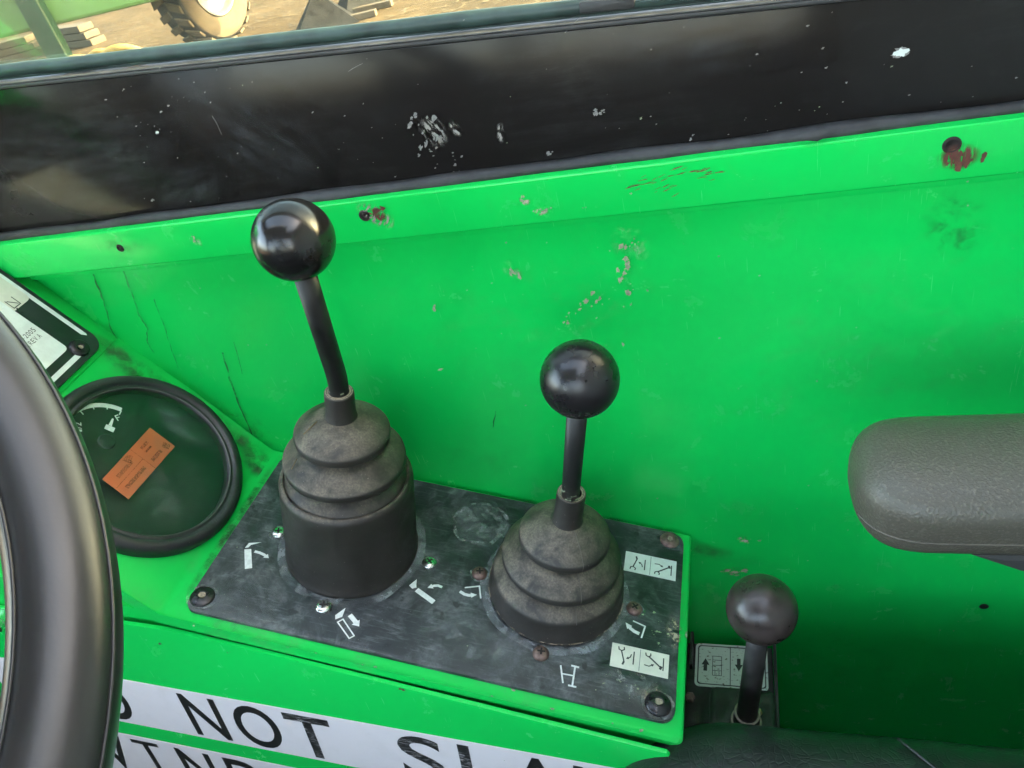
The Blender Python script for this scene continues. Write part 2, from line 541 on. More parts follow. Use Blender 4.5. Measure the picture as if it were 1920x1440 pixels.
M_GRIME = smudge_mat('corner_grime', (0.035, 0.045, 0.03), 0.75, 45.0, .36, .66)

def glass_mat(name, tint, refl=1.0, film=0.0):
    m = bpy.data.materials.new(name); m.use_nodes = True
    nt = m.node_tree; nt.nodes.clear()
    out = nt.nodes.new('ShaderNodeOutputMaterial')
    tr = nt.nodes.new('ShaderNodeBsdfTransparent'); tr.inputs[0].default_value = (*tint, 1)
    gl = nt.nodes.new('ShaderNodeBsdfGlossy'); gl.inputs['Roughness'].default_value = 0.04
    fr = nt.nodes.new('ShaderNodeFresnel'); fr.inputs[0].default_value = 1.45
    mx = nt.nodes.new('ShaderNodeMixShader')
    nt.links.new(math_(nt, 'MULTIPLY', fr.outputs[0], refl), mx.inputs[0])
    nt.links.new(tr.outputs[0], mx.inputs[1]); nt.links.new(gl.outputs[0], mx.inputs[2])
    last = mx.outputs[0]
    if film > 0:
        df = nt.nodes.new('ShaderNodeBsdfDiffuse'); df.inputs[0].default_value = (.55, .56, .52, 1)
        m2 = nt.nodes.new('ShaderNodeMixShader')
        v = coords(nt)
        k = math_(nt, 'MULTIPLY', ramp(nt, noise(nt, v, 14.0, 8.0, .7), .3, .75, .25, 1.0), film)
        k = math_(nt, 'ADD', k, ramp(nt, noise(nt, v, 240.0, 2.0, .5), .7, .76, 0.0, film * 2))
        nt.links.new(k, m2.inputs[0]); nt.links.new(last, m2.inputs[1]); nt.links.new(df.outputs[0], m2.inputs[2])
        last = m2.outputs[0]
    nt.links.new(last, out.inputs['Surface'])
    return m
M_GLASS = glass_mat('tinted_cab_glass', (.68, .69, .575), 0.5, 0.085)
M_LENS = glass_mat('gauge_lens', (.9, .95, .92), 0.55, 0.008)

def vinyl(name, base, speck, rough, bscale, bstr, spk=.5):
    m, nt, b, o = new_mat(name)
    v = coords(nt)
    f = noise(nt, v, bscale, 2.0, 0.5)
    g = noise(nt, v, 9.0, 4.0, 0.6)
    c = mixc(nt, math_(nt, 'MULTIPLY', ramp(nt, f, .52, .72), ramp(nt, g, .3, .7, spk * .5, spk)), base, speck)
    nt.links.new(c, b.inputs['Base Color'])
    nt.links.new(ramp(nt, g, .3, .7, rough - .06, rough + .08), b.inputs['Roughness'])
    bump(nt, b, f, bstr, 0.0007)
    return m
M_ARM = vinyl('speckled_grey_vinyl', (0.068, 0.062, 0.048), (0.165, 0.150, 0.115), 0.36, 640.0, 0.75, .5)
M_WHEEL = vinyl('dark_grey_wheel_grip', (0.0095, 0.0095, 0.0105), (0.015, 0.015, 0.016), 0.36, 500.0, 0.05, .4)

def seat_mat():
    m, nt, b, o = new_mat('black_seat_vinyl')
    v = coords(nt)
    vor = N(nt, 'ShaderNodeTexVoronoi', feature='DISTANCE_TO_EDGE')
    vor.inputs['Scale'].default_value = 140.0
    dv = nt.nodes.new('ShaderNodeVectorMath'); dv.operation = 'ADD'
    nz_ = N(nt, 'ShaderNodeTexNoise'); nz_.inputs['Scale'].default_value = 30.0
    nt.links.new(v, nz_.inputs['Vector'])
    sc = N(nt, 'ShaderNodeVectorMath', operation='SCALE'); sc.inputs['Scale'].default_value = 0.03
    nt.links.new(nz_.outputs['Color'], sc.inputs[0])
    nt.links.new(v, dv.inputs[0]); nt.links.new(sc.outputs[0], dv.inputs[1])
    nt.links.new(dv.outputs[0], vor.inputs['Vector'])
    cr = ramp(nt, vor.outputs['Distance'], 0.0, .12)
    area = ramp(nt, noise(nt, v, 7.0, 3.0, .6), .42, .62)
    h = math_(nt, 'ADD', math_(nt, 'MULTIPLY', math_(nt, 'MULTIPLY', cr, area), .22), noise(nt, coords(nt, (1, 2.4, 1)), 34.0, 7.0, .68, .5))
    nt.links.new(mixc(nt, ramp(nt, noise(nt, v, 18.0, 6.0, .7), .45, .8, 0, .3), (0.010, 0.011, 0.011), (0.07, 0.075, 0.07)), b.inputs['Base Color'])
    b.inputs['Roughness'].default_value = 0.33
    bump(nt, b, h, 0.5, 0.0012)
    return m
M_SEAT = seat_mat()

def ground_mat():
    m, nt, b, o = new_mat('dry_straw_ground')
    v = coords(nt)
    f = noise(nt, v, 0.8, 8.0, 0.7, 0.3)
    g = noise(nt, v, 14.0, 6.0, 0.75)
    c = mixc(nt, ramp(nt, f, .35, .68), (0.062, 0.043, 0.024), (0.105, 0.073, 0.042))
    c = mixc(nt, ramp(nt, g, .4, .75, 0, .65), c, (0.034, 0.025, 0.016))
    nt.links.new(c, b.inputs['Base Color'])
    b.inputs['Roughness'].default_value = 0.95
    b.inputs['Specular IOR Level'].default_value = 0.05
    bump(nt, b, g, 0.6, 0.03)
    return m
M_GROUND = ground_mat()
M_STRAW = simple('straw', (0.13, 0.09, 0.04), 0.7, var=.3, scale=3)
M_TYRE = simple('dark_tyre_rubber', (0.006, 0.007, 0.007), 0.8, var=.3, scale=8)
M_MUD = simple('dried_mud', (0.065, 0.048, 0.030), 0.95, var=.25, scale=6, bs=.4, bscale=30)
M_RIM = simple('pale_wheel_rim', (0.12, 0.115, 0.11), 0.5, var=.08, scale=4)
M_RIM_DARK = simple('grey_wheel_hub', (0.20, 0.21, 0.23), 0.5, var=.2, scale=6)
M_MACHINE = simple('faded_green_machine', (0.10, 0.20, 0.045), 0.5, var=.12, scale=2)
M_MACHINE_DK = simple('green_machine_post', (0.006, 0.040, 0.015), 0.5, var=.2, scale=5)
M_TIMBER = simple('pale_timber', (0.06, 0.043, 0.026), 0.8, var=.25, scale=9)
M_IRON = simple('dark_iron_casting', (0.012, 0.012, 0.013), 0.8, spec=0.05, var=.4, scale=8)
M_LEAF = simple('dry_yellow_husk', (0.62, 0.43, 0.16), 0.65, var=.25, scale=60)

# ================================================================== THE SETTING
WALL_L, WALL_R = -1.02, 0.74
g = mesh_obj('ground', [(-120, -120, -1.5), (120, -120, -1.5), (120, 120, -1.5), (-120, 120, -1.5)], [(0, 1, 2, 3)], M_GROUND)
g['kind'] = 'structure'
FLOOR_Z = -0.62
bmf = box_bm(WALL_L, -1.36, FLOOR_Z - .05, WALL_R, -.0015, FLOOR_Z)
tag(bm_obj('cab_floor', bmf, M_FLOOR), kind='structure')
rf = prism_bm([(WALL_L - .08, -1.46), (WALL_R + .1, -1.46), (WALL_R + .1, .10), (WALL_L - .08, .10)], 1.06, 1.13)
roof = bpy.data.objects.new('cab_roof', None)
COL.objects.link(roof); roof['kind'] = 'structure'
rf.free()
for nm_, (x0, y0, x1, y1) in (('roof_frame', (.63, -1.46, WALL_R + .10, .10)), ('roof_frame', (WALL_L - .08, -1.46, WALL_L + .06, .10)), ('roof_frame', (WALL_L + .061, -.06, .629, .10)), ('roof_frame', (WALL_L + .061, -1.46, .25, -.47)), ('roof_frame', (.2505, -1.46, .629, -.85))):
    bm_obj(nm_, box_bm(x0, y0, 1.06, x1, y1, 1.12, .006), M_BOUNCE_LINING, roof)  # unseen roof, its openings shaped to steer skylight onto the wall
tag(bm_obj('sun_blocking_rear_wall', box_bm(WALL_R + .002, -1.36, FLOOR_Z, WALL_R + .05, 0.10, 1.058), M_BOUNCE_LINING), kind='structure')  # unseen wall, made solid to block the sun and pale to bounce light
# ------------------------------------------------------------------ cab side panel
side = thing('cab_side_panel', F_WALL, 'bright green steel cab side panel with a black upper band and window', 'side panel')
# lower green sheet, with the faint waviness of pressed steel
nx, nz = 64, 44
vs, fs = [], []
Z0, Z1 = FLOOR_Z, 0.300
for j in range(nz + 1):
    for i in range(nx + 1):
        x = WALL_L + (WALL_R - WALL_L) * i / nx
        y = Z0 + (Z1 - Z0) * j / nz
        vs.append((x, y, 0.0009 * mnoise.noise(Vector((x * 4.2, y * 4.2, 3.1))) - 0.0009))
for j in range(nz):
    for i in range(nx):
        a = j * (nx + 1) + i
        fs.append((a, a + 1, a + nx + 2, a + nx + 1))
sheet = mesh_obj('panel_sheet', vs, fs, M_GREEN, side, True)

# folded ledge (a channel of sheet steel) and the step under it
lz0, lz1 = 0.2795, 0.3160
bm = box_bm(WALL_L, lz0 + .0025, -.004, WALL_R, lz1, .0095)
for v in bm.verts:                       # the face leans: its lower edge stands farther out
    if v.co.z > 0: v.co.z = .0160
bmesh.ops.bevel(bm, geom=[e for e in bm.edges if all(v.co.z > 0 for v in e.verts)], offset=.0020, segments=3, profile=.5, affect='EDGES')
ledge = bm_obj('ledge', bm, M_GREEN, side, angle=R(40))
bm = prism_bm([(WALL_L, lz0 - .0075), (WALL_R, lz0 - .0075), (WALL_R, lz0 - .0002), (WALL_L, lz0 - .0002)], -.004, .0030, .0014, 2)
bm_obj('ledge_flange', bm, M_GREEN, side, angle=R(40))
# black band between ledge and window
GX0, GX1 = -0.76, 1.02            # along the window's lower edge
def gw(x, y):                     # window-edge frame -> wall frame
    p = F_WALL.inverted() @ (F_GLASS @ Vector((x, y, 0)))
    return (p.x, p.y)
a0, a1 = gw(GX0, -.0035), gw(GX1, -.0035)
poly = [(WALL_L, lz1 - .006), (WALL_R, lz1 - .006), (WALL_R, a1[1] + (WALL_R - a1[0]) * (a1[1] - a0[1]) / (a1[0] - a0[0])), (WALL_L, a0[1] + (WALL_L - a0[0]) * (a1[1] - a0[1]) / (a1[0] - a0[0]))]
bm = prism_bm(poly, -.012, .0015, .0008, 2)
bm_obj('black_band', bm, M_BLACK, side, angle=R(40))
# sealant run along the ledge
pts, rad = [], []
for k in range(181):
    x = WALL_L + (WALL_R - WALL_L) * k / 180
    q = mnoise.noise(Vector((x * 9, 2.2, 0)))
    pts.append((x, lz1 + .0012 + .0012 * q, .0050 + .0006 * mnoise.noise(Vector((x * 30, 0, 5)))))
    rad.append(.0048 + .0016 * mnoise.noise(Vector((x * 14, 7.7, 0))))
tube('sealant_bead', pts, rad, M_SEALANT, side, 10)
# lifted tongue of sealant
c = (0.3025, 0.3205)
mesh_obj('sealant_tongue', [(c[0] - .013, c[1] + .001, .0150), (c[0] - .004, c[1] + .0035, .0155), (c[0] + .011, c[1] + .0030, .0155), (c[0] + .013, c[1] + .0012, .0158), (c[0] + .001, c[1] - .0028, .0172), (c[0] - .007, c[1] - .0012, .0170),
         (c[0] - .002, c[1] + .0012, .0190)], [(0, 5, 6), (5, 4, 6), (4, 3, 6), (3, 2, 6), (2, 1, 6), (1, 0, 6)], M_SEALANT, side, True)
# window trim, seal and glass
def in_side(o):
    o.matrix_basis = F_WALL.inverted() @ F_GLASS
    return o
in_side(bm_obj('trim_strip', box_bm(GX0, -.0034, -.006, GX1, -.0006, .0030, .0010), M_TRIM, side, angle=R(40)))
in_side(bm_obj('trim_bead', box_bm(GX0, -.0004, -.008, GX1, .0006, .0022, .0004), M_ALU, side, angle=R(40)))
pts, rad = [], []
for k in range(121):
    x = GX0 + (GX1 - GX0) * k / 120
    pts.append((x, .0062 + .0004 * mnoise.noise(Vector((x * 22, 1, 0))), -.0105)); rad.append(.0048 + .0005 * mnoise.noise(Vector((x * 15, 4, 0))))
in_side(tube('window_seal', pts, rad, M_SEAL, side, 14))
p0, p1 = (0.4404, 0.0006), (0.4739, 0.0008)
in_side(bm_obj('seal_patch', box_bm(p0[0], .0030, -.009, p1[0], .0100, -.0045, .0015), M_SEALANT, side, angle=R(40)))
in_side(bm_obj('window_glass', box_bm(GX0, .0085, -.0155, GX1, .70, -.0105), M_GLASS, side))
in_side(bm_obj('outer_sill', box_bm(GX0, -.030, -.035, GX1, .0015, -.013, .003), M_SEAL, side))
# holes left by fixings, each with its worn rim
for (px, rr, lbl) in (((-0.2327, 0.3003), .0024, None), ((-0.0059, 0.3036), .0031, None), ((0.3768, 0.3048), .0036, None)):
    h = lathe('screw_hole', [(0, .0001), (rr * .72, .0001), (rr * .95, .0011), (rr * 1.15, .0010), (rr * 1.45, .0002)], M_DARKHOLE, side, 20, (px[0], px[1], .0160))
h = lathe('screw_hole', [(0, .0001), (.0024, .0002), (.0034, .0005), (.0040, .0002)], M_DARKHOLE, side, 16, (*(0.4538, -0.1562), 0.0))

def patch(name, cx, cy, w, h, mat, parent, z, rot=0.0, lab=None):
    ca, sa = math.cos(rot), math.sin(rot)
    o = mesh_obj(name, [(-w / 2, -h / 2, 0), (w / 2, -h / 2, 0), (w / 2, h / 2, 0), (-w / 2, h / 2, 0)], [(0, 1, 2, 3)], mat, parent)
    o.matrix_basis = Matrix.Translation((cx, cy, z)) @ Matrix.Rotation(rot, 4, 'Z')
    o['kind'] = 'stuff'
    return o

LZ = .0169
patch('rust_patch', *(0.3809, 0.2973), .024, .017, M_RUST_PATCH, side, LZ)
patch('rust_patch', *(0.0057, 0.3039), .014, .010, M_RUST_PATCH, side, LZ, -.6)
patch('scuff', *(0.0035, 0.3029), .034, .017, M_SCRAPE, side, LZ - .0001, -.7)
patch('scuff', *(-0.2280, 0.3033), .050, .022, M_SCUFF_DARK, side, LZ, .1)
patch('scuff', *(-0.1576, 0.3006), .012, .016, M_SCUFF_WHITE, side, LZ, .3)
patch('scuff', *(0.1270, 0.2925), .013, .008, M_SCUFF_PRIMER, side, LZ, .3)
patch('scuff', *(0.1166, 0.3019), .008, .010, M_SCUFF_PRIMER, side, LZ, .3)
patch('scuff', *(0.1808, 0.2501), .030, .040, M_SCUFF_WHITE, side, .0008, .4)
patch('scuff', *(0.1621, 0.2062), .075, .10, M_SCUFF_FAINT, side, .0008, .4)
patch('scuff', *(0.0891, 0.2390), .016, .022, M_SCUFF_WHITE, side, .0009, .4)
patch('scuff', *(0.3879, 0.2419), .045, .065, M_SCUFF_DARK, side, .0008, .2)
patch('scuff', *(0.0948, 0.1866), .30, .16, M_SCUFF_FAINT, side, .0006, .3)
patch('scuff', *(0.0127, 0.0459), .12, .10, M_SCUFF_DIRTY, side, .0006, .3)
patch('scuff', *(0.2337, -0.1155), .024, .014, M_SCUFF_PRIMER, side, .0009, .25)
patch('scuff', *(0.2457, -0.0683), .014, .012, M_SCUFF_PRIMER, side, .0009, .0)
patch('scuff', *(0.3264, -0.2624), .30, .22, M_SCUFF_DIRTY, side, .0006, .0)
patch('scuff', *(0.3457, 0.1536), .30, .22, M_SCUFF_FAINT, side, .0006, .5)
patch('scuff', *(-0.2272, 0.0866), .055, .10, M_SCUFF_DARK, side, .0007, .5)
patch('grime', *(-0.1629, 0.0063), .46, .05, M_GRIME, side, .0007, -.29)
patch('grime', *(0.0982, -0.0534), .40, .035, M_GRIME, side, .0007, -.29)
patch('scuff', *(0.0597, 0.3522), .020, .026, M_SCRAPE, side, .0019, .4)
patch('scuff', *(0.0753, 0.3518), .009, .013, M_SCRAPE, side, .0019, .4)
patch('scuff', *(0.1061, 0.3448), .007, .016, M_SCRAPE, side, .0019, -.2)
patch('haze', *(-0.1504, 0.3370), .09, .045, M_SCUFF_SHEEN, side, .0019, .3)
patch('haze', *(-0.2532, 0.3727), .26, .10, M_SCUFF_SHEEN, side, .0018, .05)  # grey patch paints a sky reflection into the band's left end
patch('haze', *(0.2356, 0.3842), .16, .06, M_SCUFF_SHEEN, side, .0018, .05)
patch('haze', *(-0.0849, 0.3787), .16, .09, M_SCUFF_SHEEN, side, .0018, -.7)
# chips of lost paint
chips('paint_chips', [
    ((0.1792, 0.2437), .006, .010, 12, .0004, .0022, .9, 1.6), ((0.1728, 0.2194), .004, .016, 12, .0004, .0024, 1.3, 1.5),
    ((0.1517, 0.2047), .008, .006, 7, .0004, .0020, 1.0, 1.8), ((0.1365, 0.2010), .005, .004, 7, .0006, .0024, .8, 1.8),
    ((0.1240, 0.1905), .003, .003, 4, .0006, .0018, .8, 1.5), ((0.0167, 0.2109), .0008, .0008, 2, .0012, .0020, 1.0, 2.4),
    ((0.0900, 0.2375), .003, .004, 4, .0006, .0018, 1.9, 2.2), ((0.1901, 0.2118), .001, .001, 1, .0012, .0016, 0, 1),
    ((0.1631, 0.1661), .001, .004, 2, .0008, .0016, 1.5, 1.5), ((0.2337, -0.1155), .006, .0025, 12, .0006, .0026, .3, 1.8),
    ((0.2481, -0.0682), .005, .003, 7, .0004, .0014, .3, 1.5), ((0.0169, 0.2766), .001, .0005, 1, .0012, .0016, 0, 2.2),
    ((0.0027, 0.1484), .002, .0008, 2, .0008, .0016, .1, 2.6), ((0.1021, 0.2401), .17, .11, 60, .0002, .0008, .5, 1.5),
    ((0.2948, 0.1267), .12, .12, 40, .0002, .0007, .5, 1.5), ((0.3449, -0.2031), .10, .08, 26, .0002, .0008, .5, 1.5)], M_CHIP_LIGHT, side, .0011)
chips('ledge_chips', [
    ((0.1166, 0.3019), .001, .002, 4, .0008, .0018, 1.2, 1.6), ((0.1278, 0.2928), .003, .0008, 5, .0006, .0018, .4, 1.6), ((0.1571, 0.2917), .002, .0005, 2, .0004, .001, 0, 1.6),
    ((-0.1590, 0.3007), .002, .003, 4, .0004, .0016, 1.0, 1.6), ((0.1895, 0.2987), .001, .001, 1, .0008, .001, 0, 1.4)], M_CHIP_LIGHT, side, .0170)
chips('ledge_rust', [
    ((0.3806, 0.2953), .006, .003, 16, .0008, .0026, 1.5, 1.6), ((0.0054, 0.3070), .0025, .0012, 7, .0008, .0020, -.5, 2.0), ((0.0070, 0.3003), .002, .0008, 4, .0006, .0014, -.4, 2.0),
    ((0.2090, 0.3038), .012, .004, 20, .0002, .0005, .25, 12.0), ((0.2330, 0.3052), .008, .003, 14, .0002, .0005, .25, 9.0), ((-0.2260, 0.3081), .004, .002, 3, .0003, .0008, 0, 2)], M_RUST, side, .0172)
chips('splashes', [
    ((0.3483, 0.3573), .0018, .0008, 9, .0014, .0030, .1, 1.5), ((0.1696, 0.3493), .003, .0006, 7, .0006, .0013, .1, 1.5), ((0.1752, 0.3492), .003, .0006, 5, .0006, .0013, .1, 1.5),
    ((-0.1547, 0.3831), .0008, .0008, 2, .0010, .0018, .4, 1.4), ((0.0509, 0.3647), .0008, .0008, 2, .0010, .0018, .4, 1.4), ((-0.1898, 0.3313), .001, .0008, 2, .0008, .0016, .4, 1.4),
    ((0.1359, 0.3264), .002, .001, 4, .0006, .0014, .2, 1.5), ((0.2301, 0.3233), .001, .001, 3, .0006, .0012, 1, 1.4), ((0.0676, 0.3318), .012, .007, 14, .0004, .0012, .2, 1.6),
    ((-0.1524, 0.4005), .035, .016, 26, .0002, .0008, .2, 2.2), ((-0.1073, 0.3532), .06, .03, 20, .0002, .0007, .2, 2.0), ((0.0144, 0.3567), .05, .03, 20, .0002, .0008, .3, 2.0),
    ((0.2647, 0.3545), .10, .03, 26, .0002, .0006, .3, 1.8), ((0.2949, 0.3304), .06, .012, 20, .0002, .0006, .3, 1.8), ((0.0540, 0.3530), .006, .008, 16, .0005, .0022, 1.0, 1.6)], M_CHIP_GREY, side, .0021)
chips('splash_core', [((0.3483, 0.3573), .0012, .0006, 6, .0012, .0022, .1, 1.5), ((-0.1547, 0.3831), .0004, .0004, 1, .0012, .0014, .1, 1.3)], M_LABEL, side, .0026)
# long thin scratches on the black band
sc = []
for (p, q) in (((-0.1033, 0.3873), (-0.1025, 0.3733)), ((0.0126, 0.4004), (0.0245, 0.4037)), ((0.1606, 0.3999), (0.1718, 0.4072))):
    mid = ((p[0] + q[0]) / 2 + random.uniform(-.001, .001), (p[1] + q[1]) / 2 + random.uniform(-.001, .001))
    sc.append(stroke([p, mid, q], .00028))
o = flat('scratches', sc, M_CHIP_GREY, side, .0020); o['kind'] = 'stuff'
# dirty run marks down the wall
def drip(pts, w):
    out = []
    for i in range(len(pts) - 1):
        for k in range(6):
            t = k / 6
            x = pts[i][0] * (1 - t) + pts[i + 1][0] * t; y = pts[i][1] * (1 - t) + pts[i + 1][1] * t
            out.append((x + random.uniform(-.0007, .0007), y))
    out.append(pts[-1])
    n = len(out)
    L = [(x - w * (.5 + .5 * abs(mnoise.noise(Vector((x * 90, y * 90, 1)))) * 2) * (1 - .5 * i / n), y) for i, (x, y) in enumerate(out)]
    Rr = [(x + w * (.5 + .5 * abs(mnoise.noise(Vector((x * 90, y * 90, 9)))) * 2) * (1 - .5 * i / n), y) for i, (x, y) in enumerate(out)]
    return L, Rr
vs, fs = [], []
for pts, w in (([(-0.2568, 0.2847), (-0.2634, 0.2539), (-0.2711, 0.2258), (-0.2707, 0.2109), (-0.2809, 0.1963), (-0.2800, 0.1837)], .0012),
               ([(-0.2863, 0.2861), (-0.2948, 0.2651), (-0.3009, 0.2400), (-0.3114, 0.2170), (-0.3134, 0.1985)], .0014),
               ([(-0.2450, 0.2410), (-0.2527, 0.2066), (-0.2640, 0.1635)], .0007), ([(-0.2052, 0.1790), (-0.2132, 0.1478), (-0.2193, 0.1146), (-0.2238, 0.0756)], .0016),
               ([(-0.1867, 0.1899), (-0.1966, 0.1533)], .0006), ([(0.0415, 0.0981), (0.0342, 0.0791)], .0008)):
    L, Rr = drip(pts, w)
    b = len(vs); n = len(L)
    vs += [(p[0], p[1], .0009) for p in L] + [(p[0], p[1], .0009) for p in Rr]
    fs += [(b + i, b + i + 1, b + n + i + 1, b + n + i) for i in range(n - 1)]
o = mesh_obj('run_marks', vs, fs, M_DRIP, side); o['kind'] = 'stuff'

# ------------------------------------------------------------------ console
console = thing('console', F_PLATE, 'bright green sheet-metal control console along the cab side, rising to the dash at left', 'console')
PI_ = F_PLATE.inverted()
ud = (PI_.to_3x3() @ -(F_DASH.to_3x3() @ Vector((1, 0, 0))))      # up the dash, in plate axes
ud2 = Vector((ud.x, ud.z)).normalized()
JX = -.216
CF, CB, CR = -.1056, .0995, .2085       # front, back, right end of the console top
T = .0088
nrm2 = Vector((ud2.y, -ud2.x)) * -1      # into the sheet
if nrm2.y > 0: nrm2 = -nrm2
L_D = .62
end = Vector((JX, 0)) + ud2 * L_D
inn = Vector((JX, 0)) + nrm2 * T
# inner corner
t_ = (-T - inn.y) / ud2.y
icorner = inn + ud2 * t_
prof = [(CR, -.40), (CR, 0.0), (JX, 0.0), tuple(end), tuple(end + nrm2 * T), (icorner.x, -T), (CR - T, -T), (CR - T, -.40)]
bm = bmesh.new()
fv = [bm.verts.new((p[0], CF, p[1])) for p in prof]
bv = [bm.verts.new((p[0], CB, p[1])) for p in prof]
n = len(prof)
bm.faces.new(fv); bm.faces.new(bv[::-1])
side_e = {}
for i in range(n):
    j = (i + 1) % n
    bm.faces.new((fv[j], fv[i], bv[i], bv[j]))
bm.edges.ensure_lookup_table()
sel = []
for e in bm.edges:
    a, b = e.verts
    ia = [i for i in range(n) if a in (fv[i], bv[i])][0]; ib = [i for i in range(n) if b in (fv[i], bv[i])][0]
    if a in fv and b in fv and {ia, ib} in ({0, 1}, {1, 2}, {2, 3}): sel.append(e)
    if (a in fv) != (b in fv) and ia == ib and ia in (1, 2): sel.append(e)
bmesh.ops.bevel(bm, geom=sel, offset=.0040, segments=4, profile=0.5, affect='EDGES', clamp_overlap=True)
bm_obj('console_shell', bm, M_GREEN_DUSTY, console, angle=R(32))
# core behind the shell, dark gap under the shell's lip
bm = box_bm(-.62, CF + .008, -.52, CR - .016, CB - .004, -.0100)
bm_obj('console_core', bm, M_GREEN_DUSTY, console)

# lower front panel, its top edge follows the console
CI = F_PLATE.inverted()
def in_console(o, Fm):
    o.matrix_basis = CI @ Fm
    return o
pl = [(-.78, .0680), (-0.3693, 0.0637), (-0.2515, 0.0547), (-0.2054, 0.0500), (-0.1281, 0.0315), (0.1897, -0.0522), (.1990, -.0718), (.1990, -.42), (-.78, -.42)]
bm = prism_bm(pl, -.0034, .0, .0010, 2)
front = in_console(bm_obj('front_panel', bm, M_GREEN, console, angle=R(40)), F_FRONT)
# warning bands with their lettering
FZ = .0003
band_off = CI @ F_BAND
def band(y0, y1, x0, x1, name):
    bm = prism_bm([(x0, y0), (x1, y0), (x1, y1), (x0, y1)], -.0004, FZ, 0)
    return in_console(bm_obj('warning_band', bm, M_BAND, console), F_BAND)
b1 = band(-.0752, 0.0, -.16, .56, 'warning_band')
tag(b1, label='white warning band reading DO NOT SLAM in black capitals')
b2 = band(-.176, -.0985, -.18, .56, 'warning_band')
tag(b2, label='white lower warning band reading WINDOW in black capitals, cut off by the frame')
HL = .0645
YB1 = -.0708
for ch, x, w, mt in (('D', -.124, .040, M_LETTER), ('O', -.052, .0432, M_LETTER), ('N', .0549, .0378, M_LETTER), ('O', .1052, .0448, M_LETTER), ('T', .1596, .0440, M_LETTER_WORN),
                     ('S', .2645, .0400, M_LETTER_WORN), ('L', .3190, .0360, M_LETTER_WORN), ('A', .3610, .0480, M_LETTER), ('M', .4150, .0460, M_LETTER)):
    glyph('letter', ch, x, YB1, w, HL, mt, b1, FZ + .00012, .010)
YB2 = -.1702
for ch, x, w, mt in (('W', -.1130, .0640, M_LETTER), ('N', .0144, .0385, M_LETTER), ('D', .0680, .0400, M_LETTER), ('O', .1170, .0448, M_LETTER), ('W', .1700, .0640, M_LETTER)):
    glyph('letter', ch, x, YB2, w, HL, mt, b2, FZ + .00012, .010)
xi = -.0203
flat('letter', [[(xi - .0156, YB2 + HL - .0062), (xi + .0156, YB2 + HL - .0062), (xi + .0156, YB2 + HL), (xi - .0156, YB2 + HL)]] , M_LETTER, b2, FZ + .00012)
flat('letter', [[(xi - .0031, YB2 + .0062), (xi + .0031, YB2 + .0062), (xi + .0031, YB2 + HL - .0062), (xi - .0031, YB2 + HL - .0062)]], M_LETTER, b2, FZ + .00012)
flat('letter', [[(xi - .0156, YB2), (xi + .0156, YB2), (xi + .0156, YB2 + .0062), (xi - .0156, YB2 + .0062)]], M_LETTER, b2, FZ + .00012)
# second dash sheet with a visible seam, above the gauge
sx = (-0.1790, -0.0051)[0]
bm = prism_bm([(-.62, -.206), (sx, -.206), (sx, -.002), (-.62, -.002)], .0002, .0016, .0006, 2)
in_console(bm_obj('dash_sheet', bm, M_GREEN_DUSTY, console, angle=R(40)), F_DASH)
o = in_console(chips('console_chips', [((-0.0100, -0.0020), .001, .0005, 2, .0012, .0018, 0, 1.2), ((-0.2222, 0.0328), .001, .0006, 2, .0010, .0016, 0, 1.2), ((-0.1552, 0.0280), .002, .0008, 3, .0004, .0010, 0, 1.4)], M_RUST, console, .0004), F_FRONT)
def on_plate(name, specs, mat, z): return chips(name, specs, mat, console, z)
on_plate('edge_chips', [((-.02, -.1045), .12, .0008, 9, .0004, .0012, 0, 1.6), ((0.0766, -0.0966), .001, .0006, 2, .0010, .0018, 0, 1.6), ((0.1769, -0.1050), .001, .0006, 2, .0010, .0016, 0, 1.3), ((0.2066, -0.0117), .0012, .003, 6, .0003, .0010, 1.2, 2.0)], M_CHIP_LIGHT, .0003)
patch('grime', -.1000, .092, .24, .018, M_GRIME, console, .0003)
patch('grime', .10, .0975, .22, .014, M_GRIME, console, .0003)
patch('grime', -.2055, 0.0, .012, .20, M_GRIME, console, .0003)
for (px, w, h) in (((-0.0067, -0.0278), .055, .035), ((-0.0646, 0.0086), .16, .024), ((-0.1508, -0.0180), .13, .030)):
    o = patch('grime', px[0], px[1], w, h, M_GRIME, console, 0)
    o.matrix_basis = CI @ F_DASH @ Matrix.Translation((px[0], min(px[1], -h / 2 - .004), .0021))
# hex bolt below the dash, seen through the wheel
bp = (-0.3919, 0.0457)
o = lathe('bolt_head', [(0, .007), (.006, .007), (.0075, .006), (.0075, 0)], M_ZINC, console, 6, (0, 0, 0), False)
o.matrix_basis = CI @ F_FRONT @ Matrix.Translation((bp[0], bp[1], .0002))

